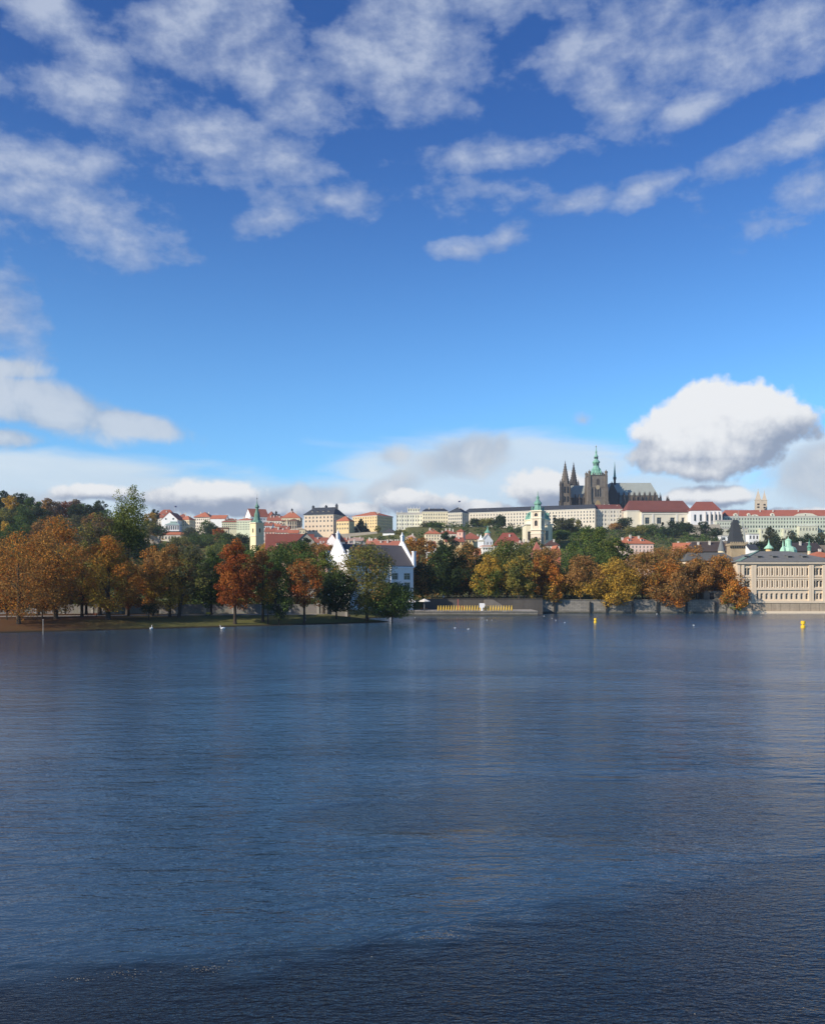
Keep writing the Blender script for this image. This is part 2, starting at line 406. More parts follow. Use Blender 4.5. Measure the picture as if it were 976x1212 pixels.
def hip_roof(mb, x0, x1, y0, y1, z, zr, ov=.5, inset=None, m=0, ridge='x'):
    x0 -= ov; x1 += ov; y0 -= ov; y1 += ov; t = .28
    B = [(x0,y0,z),(x1,y0,z),(x1,y1,z),(x0,y1,z)]; E = [(a, b_, z+t) for a, b_, _ in B]
    if ridge == 'x':
        i = (y1-y0)/2 if inset is None else inset; i = min(i, (x1-x0)/2-.05); yc = (y0+y1)/2
        Rr = [(x0+i, yc, zr), (x1-i, yc, zr)]; fs = [(4,5,9,8),(5,6,9),(6,7,8,9),(7,4,8)]
    else:
        i = (x1-x0)/2 if inset is None else inset; i = min(i, (y1-y0)/2-.05); xc = (x0+x1)/2
        Rr = [(xc, y0+i, zr), (xc, y1-i, zr)]; fs = [(4,5,8),(5,6,9,8),(6,7,9),(7,4,8,9)]
    mb.add(B+E+Rr, [(3,2,1,0),(0,1,5,4),(1,2,6,5),(2,3,7,6),(3,0,4,7)] + fs, m)
def slab_roof(mb, x0, x1, y0, y1, z, zr, ov=.5, m=0, ridge='x'):
    """two sloping slabs; the gable walls below belong to the wall part"""
    t = .25
    def pr(a, b_, z_): return (a, b_, z_)
    if ridge == 'x':
        yc = (y0+y1)/2; sl = (zr-z)/(yc-y0)
        for s, ye in ((1, y0-ov), (-1, y1+ov)):
            ze = z - sl*ov
            q = [(x0-ov*.6, ye, ze), (x1+ov*.6, ye, ze), (x1+ov*.6, yc, zr), (x0-ov*.6, yc, zr)]
            mb.add([(a, b_, c+.02) for a, b_, c in q] + [(a, b_, c+t) for a, b_, c in q], [(0,3,2,1),(4,5,6,7),(0,1,5,4),(1,2,6,5),(2,3,7,6),(3,0,4,7)], m)
    else:
        xc = (x0+x1)/2; sl = (zr-z)/(xc-x0)
        for xe in (x0-ov, x1+ov):
            ze = z - sl*ov
            q = [(xe, y0-ov*.6, ze), (xe, y1+ov*.6, ze), (xc, y1+ov*.6, zr), (xc, y0-ov*.6, zr)]
            mb.add([(a, b_, c+.02) for a, b_, c in q] + [(a, b_, c+t) for a, b_, c in q], [(0,3,2,1),(4,5,6,7),(0,1,5,4),(1,2,6,5),(2,3,7,6),(3,0,4,7)], m)

chimney_mat = surf('chimney_plaster', (.60, .55, .48), .2, .8)
def house(name, label, cat, x0, x1, D, th, ye, yr, depth=11, roof='hip', wc=CREAM, rc=ORANGE, rows=(), cols=4, ww=1.1, wh=1.7,
          group=None, side=0, chim=0, dorm=0, cornice=0, z0=None, inset=None, ov=.5, belt=(), arch=False, wdep=.25, pil=0, ridge=None, wstyle='', nowin=()):
    t = RD(th); c, s = math.cos(t), math.sin(t)
    ax, ay = PX(x0, D), D; u1 = (x1-CX)/F
    w = (u1*ay-ax)/(c-u1*s)
    bx, by = ax+w*c, ay+w*s; qx, qy = bx-s*depth, by+c*depth; rx, ry = ax-s*depth, ay+c*depth
    if z0 is None: z0 = float(terrain(np.array([ax, bx, qx, rx]), np.array([ay, by, qy, ry])).min()) - .4
    Z0 = max(z0, -2.5)
    cen = Vector((ax, ay, Z0))
    root = thing(name, label, cat, cen, t, group)
    H = PZ(ye, D)-Z0; Dr = D + depth/2*c + w/2*s; HR = max(PZ(yr, Dr)-Z0, H+.6)
    root['_dims'] = 0; del root['_dims']
    mb = MB(); wins = []
    def lay(width, rowsz, n, face):
        ops = []
        if n <= 0: return ops
        for zc in rowsz:
            for i in range(n):
                if face == 'f' and i in nowin: continue
                uc = width*(i+.5)/n; g = min(ww, width/n*.62)
                ops.append((uc-g/2, uc+g/2, zc-wh/2, zc+wh/2, arch)); wins.append((face, uc, zc-wh/2, g, width))
        return ops
    rz = [PZ(r, D)-Z0 for r in rows]
    rz = [r for r in rz if r+wh/2 < H-.25 and r-wh/2 > .2]
    open_wall(mb, (0,0,0), (1,0,0), w, 0, H, lay(w, rz, cols, 'f'), wdep, 0, (0,1,0))
    open_wall(mb, (0,0,0), (0,1,0), depth, 0, H, lay(depth, rz, side, 'l'), wdep, 0, (1,0,0))
    open_wall(mb, (w,0,0), (0,1,0), depth, 0, H, lay(depth, rz, side, 'r'), wdep, 0, (-1,0,0))
    mb.quad((0,depth,0),(w,depth,0),(w,depth,H),(0,depth,H))
    mb.quad((0,0,H-.01),(w,0,H-.01),(w,depth,H-.01),(0,depth,H-.01))
    rd = ridge or ('x' if w >= depth*.8 else 'y')
    if roof == 'gable': rd = 'x'
    if roof == 'gablefront': rd = 'y'
    if roof == 'gable':
        for xx in (0, w): mb.add([(xx,0,H),(xx,depth,H),(xx,depth/2,HR)], [(0,1,2)])
    if roof == 'gablefront':
        for yy in (0, depth): mb.add([(0,yy,H),(w,yy,H),(w/2,yy,HR)], [(0,1,2)])
    if cornice:
        k = .35
        for (a0,a1,b0,b1) in ((-k,w+k,-k,-.003),(-k,w+k,depth+.003,depth+k),(-k,-.003,0,depth),(w+.003,w+k,0,depth)): mb.box(a0,a1,b0,b1,H-.65,H-.02,1)
    for bz in belt:
        zz = PZ(bz, D)-Z0
        mb.box(-.2, w+.2, -.2, -.003, zz-.2, zz+.2, 1)
    if pil:
        for i in range(pil+1):
            uc = w*i/pil; mb.box(max(uc-.35, -.1), min(uc+.35, w+.1), -.25, -.004, 0, H-.66, 1)
    mb.build('wall', [wall_m(wc), trim_m], root)
    rb = MB()
    if roof == 'hip': hip_roof(rb, 0, w, 0, depth, H, HR, ov, inset, ridge=rd)
    elif roof == 'pyramid': hip_roof(rb, 0, w, 0, depth, H, HR, ov, 99, ridge='x')
    elif roof in ('gable', 'gablefront'): slab_roof(rb, 0, w, 0, depth, H, HR, ov, ridge=rd)
    elif roof == 'flat': rb.box(-.25, w+.25, -.25, depth+.25, H, H+max(.4, HR-H), 0)
    r = rb.build('roof', roof_m(rc), root)
    R2 = random.Random(int(x0*7+ye*13))
    for i in range(chim):
        f = (i+.6+R2.uniform(-.2, .2))/chim*.86+.04; off = R2.choice((-.16, .14))*depth
        hgt = R2.uniform(1.1, 2.0); cb = MB(); a = .45
        if rd == 'x': cx_, cy_ = w*f, depth/2+off; zz = H+(HR-H)*(1-abs(off)/(depth/2)*.9)
        else: cx_, cy_ = w/2+off/depth*w, depth*f; zz = H+(HR-H)*(.6)
        if roof in ('hip', 'pyramid') and (f < .22 or f > .78): zz = H+(HR-H)*.45
        cb.box(cx_-a, cx_+a, cy_-a*.8, cy_+a*.8, H+.3, zz+hgt, 0); cb.box(cx_-a-.1, cx_+a+.1, cy_-a*.8-.1, cy_+a*.8+.1, zz+hgt+.003, zz+hgt+.2, 0)
        cb.build('chimney', chimney_mat, r)
    for i in range(dorm):
        f = .12+.76*(i+.5)/dorm; k = .30; yy = depth/2*k; zz = H+(HR-H)*k; a = .75; cb = MB()
        cb.box(w*f-a, w*f+a, yy-.3, yy+depth*.22, zz-.1, zz+1.3, 0); cb.box(w*f-a*.6, w*f+a*.6, yy-.34, yy-.303, zz+.3, zz+1.15, 1)
        cb.add([(w*f-a-.15, yy-.5, zz+1.3), (w*f+a+.15, yy-.5, zz+1.3), (w*f, yy-.5, zz+2.0), (w*f-a-.15, yy+depth*.26, zz+1.3), (w*f+a+.15, yy+depth*.26, zz+1.3), (w*f, yy+depth*.26, zz+2.0)],
               [(0,1,2),(0,2,5,3),(1,4,5,2),(3,5,4),(0,3,4,1)], 2)
        cb.build('dormer', [wall_m(wc), glass_m, roof_m(rc)], r)
    add_windows(root, wins, w, wh, wdep, wstyle)
    root['w'] = 0; del root['w']
    return root, w, H, HR, Z0, r
def add_windows(root, wins, w, wh, dep, style='', limit=98):
    rest = MB()
    for k, (face, uc, zb, g, width) in enumerate(wins):
        if face == 'f': loc, rz_ = (uc, dep, zb), 0
        elif face == 'l': loc, rz_ = (dep, uc, zb), -math.pi/2
        else: loc, rz_ = (w-dep, uc, zb), math.pi/2
        if k < limit: link('window', window_mesh(g, wh, style), root, loc, rz_)
        else:
            if face == 'f': rest.box(uc-g/2, uc+g/2, dep, dep+.04, zb, zb+wh)
            elif face == 'l': rest.box(dep, dep+.04, uc-g/2, uc+g/2, zb, zb+wh)
            else: rest.box(w-dep-.04, w-dep, uc-g/2, uc+g/2, zb, zb+wh)
    if rest.v: tag(rest.build('window', glass_m, root), None, None, kind='stuff')
def lantern(root, r, x, y, z, h, rad, mat, capm, n=8):
    mb = MB(); mb.frustum(x, y, rad, rad, z, z+h*.45, n, 0); mb.lathe(x, y, [(rad*1.25, z+h*.45), (rad*1.1, z+h*.55), (rad*.5, z+h*.7), (rad*.12, z+h*.8), (.04, z+h)], n, 1)
    mb.build('lantern', [mat, capm], root)
# ================================================================ the skyline, from the left
hs = house
G = 'palaces along the ridge'
# --- far left hilltop and monastery district
hs('lodge', 'small pale flat-topped lodge peeping out between the trees on the far left hill', 'lodge', 66, 80, 700, 5, 606.8, 605.6, 8, 'flat', WHITE, OFFW, (), 0)
hs('monastery', 'long monastery range under a plain red-brown roof, furthest left of the hilltop buildings', 'monastery', 182, 208, 960, 0, 613, 603.2, 16, 'hip', OFFW, RED, (616, 619), 9, chim=3, dorm=4)
r, w, H, HR, Z0, rf = hs('church', 'small white baroque church with two round gable windows in front of the monastery', 'church', 191, 210, 890, -8, 615, 607.2, 20, 'gablefront', WHITE, RED, (), 0, z0=None)
mb = MB()
for k in (.28, .74): mb.frustum(w*k, -.2, .9, .9, 0, .2, 12, 0)
for k in (.28, .74):
    o = MB(); o.lathe(0, 0, [(.9, 0), (.9, .12)], 12); o.build('round_window', glass_m, r, (w*k, -.02, H+.6)).rotation_euler = (RD(90), 0, 0)
a = MB(); a.box(-9, 0, 1, 12, 0, H-5.5); a.box(-14, -9.003, 1, 12, 0, H-8); a.build('side_wing', wall_m(OFFW), r)
r, w, H, HR, Z0, rf = hs('summer_palace', 'low red-roofed garden palace with a glazed lantern under a pale green cap', 'palace', 187, 221, 760, 4, 633, 627.4, 18, 'hip', OFFW, ORANGE, (636.5,), 9, side=3, ww=1.3, wh=2.2)
mb = MB(); xl, yl = w*.47, 9
open_wall(mb, (xl-5.5, yl-5, HR-1.2), (1,0,0), 11, 0, 5.2, [(k*1.8+.6, k*1.8+1.7, 1.2, 4.4) for k in range(6)], .3, 0, (0,1,0))
open_wall(mb, (xl-5.5, yl-5, HR-1.2), (0,1,0), 10, 0, 5.2, [(k*2+.6, k*2+1.7, 1.2, 4.4) for k in range(4)], .3, 0, (1,0,0))
open_wall(mb, (xl+5.5, yl-5, HR-1.2), (0,1,0), 10, 0, 5.2, [(k*2+.6, k*2+1.7, 1.2, 4.4) for k in range(4)], .3, 0, (-1,0,0))
mb.quad((xl-5.5, yl+5, HR-1.2), (xl+5.5, yl+5, HR-1.2), (xl+5.5, yl+5, HR+4), (xl-5.5, yl+5, HR+4))
mb.box(xl-5, xl+5, yl-4.6, yl+4.5, HR-1, HR+3.8, 2)
ln = mb.build('lantern', [wall_m(WHITE), copper_m, glass_m], r)
q = MB(); hip_roof(q, xl-5.5, xl+5.5, yl-5, yl+5, HR+4.02, HR+6.2, .6, 3); q.box(xl-2.5, xl+2.5, yl-1.5, yl+1.5, HR+6, HR+7.2); q.build('lantern_roof', surf('pale_copper', (.36, .47, .42), .15, .6), ln)
hs('town_house', 'narrow cream town house with red roof just right of the white baroque church', 'house', 209.5, 221, 940, 0, 612.5, 608, 12, 'hip', CREAM, RED, (615.5, 619), 5, chim=3)
hs('town_house', 'broad cream house with shaded right end, behind the lantern palace', 'house', 213, 224, 900, -22, 615.4, 610.5, 10, 'hip', CREAM, ORANGE, (618, 621.5), 4, side=3, wh=2, chim=2)
hs('town_house', 'white-walled house under a broad dark-eaved orange roof with one tall chimney', 'house', 230, 247.5, 930, -10, 612.3, 606, 17, 'hip', OFFW, ORANGE, (615, 619, 623), 7, side=3, wh=1.8, chim=2, ov=1.1)
hs('town_house', 'blank white house with a long low orange roof left of the pale green palace', 'house', 249, 267, 920, -6, 613.8, 610, 12, 'gable', WHITE, ORANGE, (), 0, chim=1)
hs('town_house', 'dark red-roofed house with a row of white dormers in front of the blank white house', 'house', 262.5, 283, 890, 4, 618, 613.6, 14, 'hip', (.58, .55, .38), RED, (620.6, 623.2, 625.8), 9, dorm=5, wh=1.3, chim=2)
hs('palace', 'pale green-cream palace with four rows of small windows left of the yellow church tower', 'palace', 280, 297, 860, -14, 616, 613, 14, 'hip', (.55, .58, .42), ORANGE, (618.6, 621.2, 623.8, 626.4), 9, side=3, wh=1.3, ww=.8, chim=2, cornice=1)
hs('town_house', 'low cream house with a flat roof among trees below the pale green palace', 'house', 259, 270, 780, 6, 626, 624.6, 9, 'flat', CREAM, BROWN, (629,), 3)
hs('palace', 'tall white-gabled house with steep red roof behind the yellow church tower', 'palace', 297, 318, 945, 30, 611, 602.6, 18, 'gable', WHITE, RED, (614, 618), 6, side=0, chim=3)
hs('town_house', 'steep red-roofed house with dark finial right of the tower spire', 'house', 312, 324, 955, -12, 614, 605, 16, 'pyramid', OFFW, RED, (616.5,), 4, dorm=2)
hs('town_house', 'low red-roofed range with white chimneys left of the lantern-topped palace', 'house', 316, 338, 930, 0, 616, 611, 12, 'gable', OFFW, RED, (618.5,), 7, chim=5)
r, w, H, HR, Z0, rf = hs('town_house', 'little white house with a dark cupola on its roof', 'house', 322, 330, 945, 0, 611.5, 609, 9, 'flat', WHITE, SLATE, (), 0)
lantern(r, rf, w/2, 4, HR, 4.6, 1.1, dark_m, dark_m)
r, w, H, HR, Z0, rf = hs('palace', 'cream palace with a tent-shaped red roof crowned by a dark lantern', 'palace', 333, 355, 930, 0, 613, 604.6, 20, 'pyramid', CREAM, ORANGE, (616, 619.5, 623), 7, side=3, ww=1.2, wh=2, chim=3)
lantern(r, rf, w/2, 10, HR-.6, 3.8, 1.0, dark_m, dark_m)
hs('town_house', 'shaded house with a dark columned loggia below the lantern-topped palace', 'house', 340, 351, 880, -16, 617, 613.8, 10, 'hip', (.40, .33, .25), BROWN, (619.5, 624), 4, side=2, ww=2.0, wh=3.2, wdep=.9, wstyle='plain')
hs('town_house', 'small lit cream house at the left foot of the beige palace', 'house', 347, 361, 860, 2, 627, 624.5, 9, 'hip', CREAM, (.45, .36, .24), (630,), 4, chim=1)
# --- roofs stepping down left of the big church roof
for (a, b_, D, ye, yr, wc, rc, lab) in (
    (312, 322, 760, 622, 618.5, WHITE, RED, 'tiny white house with red roof touching the right side of the yellow church tower'),
    (320, 333, 800, 623, 619.5, OFFW, ORANGE, 'white house with low orange roof second row right of the yellow church tower'),
    (331, 343, 770, 626, 622.5, WHITE, RED, 'white house with small red roof under the loggia house'),
    (313, 327, 700, 629, 624.8, PINK, RED, 'pinkish house with chimneyed red roof above the big plain church roof, left'),
    (326, 341, 690, 630, 626, OFFW, (.36, .13, .09), 'pale house with faded red roof above the big plain church roof, middle'),
    (341, 353, 680, 631, 627.6, WHITE, ORANGE, 'pale house with faded orange roof above the big plain church roof, right')):
    hs('town_house', lab, 'house', a, b_, D, rnd.uniform(-12, 12), ye, yr, 9, 'gable', wc, rc, (ye+2.2,), 4, chim=3, wh=1.2, group='small roofs of the old town')
hs('church', 'big plain red-brown church roof rising behind the riverside trees', 'church', 314, 372, 420, 8, 652, 632.5, 17, 'gable', (.45, .30, .22), (.21, .068, .05), (), 0, dorm=3, ov=.3)
hs('gabled_house', 'grey gabled house with dark roof at the right end of the big church roof', 'house', 352, 372, 405, 4, 641, 631.5, 12, 'gablefront', (.30, .28, .24), SLATE, (), 0, ov=.7)
# --- beige palace and yellow houses
r, w, H, HR, Z0, rf = hs('palace', 'massive beige palace with black roof and three rows of windows', 'palace', 360, 394.5, 900, -20, 609.6, 600.6, 27, 'hip', (.56, .45, .33), SLATE, (613.0, 617.2, 623.4, 628.6), 8, side=5, ww=1.5, wh=1.9, cornice=1, inset=5, dorm=4, ov=.9)
for (fx, fy) in ((.1, .5), (.93, .45), (.55, .5)):
    m = MB(); hh = 2.6 if fx < .9 else 3.6
    m.box(w*fx-1, w*fx+1, 27*fy-1, 27*fy+1, HR-2.5, HR+hh*.4); m.frustum(w*fx, 27*fy, 1.6, .1, HR+hh*.4, HR+hh, 4); m.build('turret', roof_m(SLATE), rf)
hs('town_house', 'small yellow house with orange roof wedged beside the beige palace', 'house', 398, 412.8, 870, -22, 617, 611, 12, 'hip', YELLOW, ORANGE, (620.6, 625.8), 5, side=1, ww=1.2, wh=1.9, chim=1)
hs('palace', 'large yellow corner palace with orange hipped roof and a shaded right face', 'palace', 417, 446, 930, -34, 611.4, 605.8, 27, 'hip', YELLOW, ORANGE, (614, 617.4, 620.8, 624.4), 10, side=8, ww=1.1, wh=1.7, chim=5, cornice=1)
r, w, H, HR, Z0, rf = hs('palace', 'white palace with a raised attic over its middle and statues on its roofline', 'palace', 469, 500, 1000, 0, 608.6, 607.4, 20, 'flat', (.72, .67, .53), GREYW, (611.4, 616, 620.6, 625.2), 10, ww=1.2, wh=2.2, cornice=1, belt=(613.8, 623), pil=5)
m = MB(); u0, u1, zt = w*.43, w*.89, PZ(602.3, 1000)-Z0; L = u1-u0; oz = PZ(606, 1000)-Z0
open_wall(m, (u0, .5, HR), (1,0,0), L, 0, zt-HR, [(L*(k+.5)/5-.6, L*(k+.5)/5+.6, 1.2, 3.4) for k in range(5)], .25, 0, (0,1,0)); open_wall(m, (u0, .5, HR), (0,1,0), 12, 0, zt-HR, [], .2, 0, (1,0,0)); open_wall(m, (u1, .5, HR), (0,1,0), 12, 0, zt-HR, [], .2, 0, (-1,0,0))
m.quad((u0, 12.5, HR), (u1, 12.5, HR), (u1, 12.5, zt), (u0, 12.5, zt)); m.box(u0-.4, u1+.4, .1, 12.9, zt, zt+.5, 1); at_ = m.build('attic', [wall_m((.70, .66, .52)), trim_m], r)
for k in range(5): link('window', window_mesh(1.2, 2.2), at_, (u0+L*(k+.5)/5, .75, HR+1.2))
for u, zz in [(u0+L*k/4, zt+.5) for k in range(5)] + [(1, HR), (w*.2, HR), (w-1, HR)]:
    m = MB(); m.lathe(u, .8, [(.5, zz), (.45, zz+.5), (.28, zz+.6), (.38, zz+1.2), (.2, zz+1.7), (.2, zz+2.0), (.05, zz+2.2)], 6); m.build('statue', trim_m, at_)
hs('palace', 'cream palace with a narrow dark roof between the white palace and the slate-roofed block', 'palace', 500, 530, 985, 0, 605.2, 602, 16, 'hip', (.64, .57, .40), SLATE, (609, 613, 617.2, 621.4), 10, ww=1.1, wh=1.9, cornice=1, chim=3, inset=4)
hs('castle_wing', 'square castle block with slate roof at the left end of the long wing', 'castle wing', 530, 546.6, 965, -24, 607, 600.6, 20, 'hip', (.50, .45, .36), SLATE, (610.6, 614.4, 618.4, 622.4), 7, side=3, ww=1.1, wh=2, chim=2, cornice=1)
# --- the long wing, three straight stretches
th = math.degrees(math.atan2(943-1000, PX(704, 943)-PX(549, 1000)))
hs('castle_wing', 'very long pale castle wing under an unbroken slate roof, left of the cathedral towers', 'castle wing', 549, 704, 1000, th, 607, 599.5, 18, 'hip', (.56, .50, .40), SLATE, (610.4, 614, 617.6, 621.4), 44, side=3, ww=1.15, wh=2.0, cornice=1, chim=4, inset=3)
r, w, H, HR, Z0, rf = hs('castle_wing', 'pale castle wing with tall pilasters and red-brown roof below the great tower', 'castle wing', 704, 736, 950, -4, 602.6, 597.2, 16, 'hip', (.52, .48, .40), DRED, (606, 610.6, 615.4, 620.6), 9, ww=1.3, wh=2.2, chim=4, cornice=1, pil=6, inset=2)
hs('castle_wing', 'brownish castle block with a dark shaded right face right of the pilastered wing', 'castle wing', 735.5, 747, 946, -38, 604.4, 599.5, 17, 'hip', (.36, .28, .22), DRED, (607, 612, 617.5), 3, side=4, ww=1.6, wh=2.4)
r, w, H, HR, Z0, rf = hs('castle_wing', 'long castle hall with big dark-red roof and a row of tall dark windows', 'castle wing', 742, 817, 930, 2, 604, 592.6, 20, 'hip', (.58, .53, .42), DRED, (), 0, chim=3, cornice=1, inset=5)
m = MB()   # projecting gallery in front of the hall
gx0 = w*.205; gh = PZ(606.2, 926)-Z0; zb = PZ(620.5, 926)-Z0-3
ops = [(u, u+4.6, PZ(620, 926)-Z0, PZ(612.5, 926)-Z0) for u in (3.5, 15.5, 29.0)] + [(40.5, 43.5, PZ(618, 926)-Z0, PZ(612.5, 926)-Z0)]
L = w*.72
open_wall(m, (gx0, -5, 0), (1,0,0), L, 0, gh, ops, .8, 0, (0,1,0)); open_wall(m, (gx0, -5, 0), (0,1,0), 5, 0, gh, [], .3, 0, (1,0,0)); open_wall(m, (gx0+L, -5, 0), (0,1,0), 5, 0, gh, [], .3, 0, (-1,0,0))
m.box(gx0-.4, gx0+L+.4, -5.5, -5.003, gh-2.2, gh-1.4, 1)
for k in (0, .23, .75, .985): m.box(gx0+L*k-.2, gx0+L*k+1.4, -5.5, -5.004, 0, gh-2.2, 1)
gal = m.build('gallery', [wall_m((.58, .53, .42)), trim_m], r)
q = MB(); q.add([(gx0-1, -6, gh), (gx0+L+1, -6, gh), (gx0+L+1, -.1, gh+2.0), (gx0-1, -.1, gh+2.0), (gx0-1, -6, gh+.3), (gx0+L+1, -6, gh+.3), (gx0+L+1, -.1, gh+2.3), (gx0-1, -.1, gh+2.3)], [(0,3,2,1),(4,5,6,7),(0,1,5,4),(1,2,6,5),(2,3,7,6),(3,0,4,7)]); q.build('gallery_roof', roof_m(DRED), gal)
for o_ in ops: link('window', window_mesh(o_[1]-o_[0], o_[3]-o_[2]), gal, (gx0+o_[0]+(o_[1]-o_[0])/2, -5+.8, o_[2]))
r, w, H, HR, Z0, rf = hs('chapel', 'white chapel with red roof, arched windows and buttressed round end', 'chapel', 817.4, 853, 915, -4, 604.4, 593.8, 14, 'hip', (.62, .61, .60), (.23, .075, .055), (), 0, inset=7, ov=.4)
m = MB(); wn = [4, 9.5, 16.2, 20.6, 24.6, 28]
for k, u in enumerate(wn):
    o = MB(); ww_ = 1.9 if k < 2 else 1.5; zb = PZ(616.5, 915)-Z0; zt = PZ(609, 915)-Z0
    o.box(-ww_/2, ww_/2, -.10, .0, 0, zt-zb); o.lathe(0, 0, [(ww_/2, 0), (ww_/2, .1)], 10); o.build('window', glass_m, r, (u, -.02, zb))
for u in (14, 18.5, 22.7, 26.4, 29.6):
    o = MB(); o.box(u-.35, u+.35, -2.2, -.003, 0, H-3); o.box(u-.3, u+.3, -1.3, -.004, H-2.99, H-1); o.build('buttress', wall_m((.48, .45, .42)), r)
# --- the long greenish palace on the right
r, w, H, HR, Z0, rf = hs('palace', 'very long grey-green palace with orange-red roof and a flat pediment, far right of the ridge', 'palace', 857, 1010, 925, -2, 611, 603.6, 20, 'hip', (.43, .47, .37), (.35, .115, .075), (614.4, 618.4, 623.4, 628.8), 46, ww=1.3, wh=2.1, cornice=1, belt=(612.8, 621, 626), chim=9, inset=4, z0=None)
for u0, u1, up, dn in ((34, 41, 626, 648), (56.5, 63.5, 626, 648), (72, 90, 623, 648), (104, 120, 625, 648)):
    zt = PZ(up, 920)-Z0; m = MB(); n = max(2, int((u1-u0)/3)); L = u1-u0
    open_wall(m, (u0, -6, 0), (1,0,0), L, 0, zt, [(L*(k+.5)/n-.65, L*(k+.5)/n+.65, zt-4.6, zt-1.6) for k in range(n)], .3, 0, (0,1,0))
    open_wall(m, (u0, -6, 0), (0,1,0), 6, 0, zt, [], .3, 0, (1,0,0)); open_wall(m, (u1, -6, 0), (0,1,0), 6, 0, zt, [], .3, 0, (-1,0,0))
    m.box(u0-.4, u1+.4, -6.4, -.01, zt, zt+.5, 1); by_ = m.build('bay', [wall_m((.50, .50, .38)), trim_m], r)
    for k in range(n): link('window', window_mesh(1.3, 3.0), by_, (u0+L*(k+.5)/n, -5.7, zt-4.6))
for u, ww_, hh in ((11, 5, 3.2), (24, 4, 3.2), (47.5, 5, 3.2), (30, 8, 1.7), (80, 24, 3.0)):
    m = MB(); m.add([(u-ww_/2, -.6, H), (u+ww_/2, -.6, H), (u+ww_*.28, -.6, H+hh*.8), (u, -.6, H+hh), (u-ww_*.28, -.6, H+hh*.8), (u-ww_/2, 2, H), (u+ww_/2, 2, H), (u+ww_*.28, 2, H+hh*.8), (u, 2, H+hh), (u-ww_*.28, 2, H+hh*.8)],
                    [(0,1,2,3,4),(5,9,8,7,6),(0,5,6,1),(1,6,7,2),(2,7,8,3),(3,8,9,4),(4,9,5,0)]); m.box(u-.5, u+.5, -.64, -.603, H+.5, H+hh*.55, 1)
    m.build('pediment', [wall_m((.55, .52, .42)), glass_m], r)
hs('town_house', 'lower grey-green wing stepping down left of the long grey-green palace', 'palace wing', 848, 866, 905, 0, 617, 616, 12, 'flat', (.45, .47, .38), GREYW, (620, 624.5), 6, ww=1.2, wh=1.9, belt=(622.5,))
hs('town_house', 'plain low wing with a blank terrace wall, lowest left step of the grey-green palace', 'palace wing', 852, 885, 880, 0, 626, 625, 10, 'flat', (.48, .46, .36), GREYW, (629.5,), 7, ww=1.1, wh=1.6)
hs('garden_pavilion', 'white garden pavilion with dark window bands left of the bridge tower', 'pavilion', 853, 873, 800, 0, 634.8, 633.8, 8, 'flat', WHITE, GREYW, (637.6,), 3, ww=3, wh=2.4)
hs('garden_pavilion', 'white garden pavilion with dark window bands right of the bridge tower', 'pavilion', 886, 898, 790, 0, 632.6, 631.8, 8, 'flat', WHITE, GREYW, (636,), 3, ww=1.6, wh=3)
# --- middle of the lower town
g2 = 'red-roofed houses of the lower town'
hs('pavilion', 'white two-storey pavilion with dark domed roof below the shaded yellow palace', 'pavilion', 453, 466.5, 800, -12, 630.6, 625.2, 12, 'hip', WHITE, (.07, .07, .07), (633, 637.2), 3, side=2, ww=1.5, wh=2.0, ov=1)
hs('manor', 'cream manor with orange roof and a gabled dormer left of the pink turret', 'house', 503.5, 520, 640, 3, 631.8, 625.8, 13, 'hip', (.66, .56, .38), ORANGE, (634.2, 637.6), 5, ww=.9, wh=1.3, dorm=1, chim=3, group=g2)
hs('town_house', 'house with long red roof and two white gable ends behind the orange-roofed manor', 'house', 520, 540, 660, -4, 632, 627, 12, 'hip', OFFW, RED, (635,), 6, chim=4, group=g2)
hs('turret_house', 'pink square turret with a small tent roof standing among red roofs', 'turret', 540.5, 547.6, 600, -24, 629.6, 626, 4.4, 'pyramid', PINK, RED, (632.4,), 1, side=1, ww=.8, wh=1.6, group=g2)
hs('town_house', 'yellow-walled house with long red roof right of the pink turret', 'house', 546, 570.5, 610, 4, 638.4, 630.6, 13, 'hip', (.60, .46, .24), RED, (641,), 6, chim=3, group=g2)
hs('town_house', 'low yellowish house with red roof under the pink turret', 'house', 526.5, 549, 585, 5, 641, 636.4, 10, 'gable', YELLOW, RED, (643.4,), 6, chim=2, group=g2)
hs('town_house', 'small red roof and white wall half hidden right of the orange-brown tree', 'house', 507, 516, 560, 8, 646, 641, 9, 'gable', WHITE, RED, (648.5,), 2, chim=2, group=g2)
r, w, H, HR, Z0, rf = hs('church', 'narrow white baroque church front with an arched bell opening', 'church', 565, 572.4, 560, -6, 641, 639, 9, 'flat', WHITE, OFFW, (643.5,), 1, ww=1.2, wh=3.2, arch=True, wdep=.6)
q = MB(); q.lathe(w/2, .8, [(1.9, H+.8), (1.5, H+1.8), (.9, H+2.4), (.7, H+3.4), (.12, H+4), (.05, H+4.8)], 4, 0, RD(45)); q.build('gable_top', wall_m(WHITE), r)
r, w, H, HR, Z0, rf = hs('church', 'bluish white church with curved gable and a little pink turret with green spire', 'church', 571, 583, 575, 3, 640, 633, 14, 'gablefront', (.52, .54, .56), (.30, .33, .33), (643,), 3, ww=.8, wh=1.8)
q = MB(); q.frustum(w*.64, 7, 1.9, 1.9, H, PZ(630.5, 580)-Z0, 8, 0); zt = PZ(630.5, 580)-Z0
q.lathe(w*.64, 7, [(2.4, zt), (1.6, zt+.8), (.7, zt+1.8), (.35, zt+2.8), (.08, zt+5)], 8, 1); q.build('turret', [wall_m(PINK), copper_m], r)
hs('villa', 'ornate white villa front low between the dark and olive riverside trees', 'house', 571, 583.5, 470, 3, 647, 645.8, 9, 'flat', (.72, .66, .58), PINK, (649.5, 654.5), 4, ww=.8, wh=1.3, cornice=1)
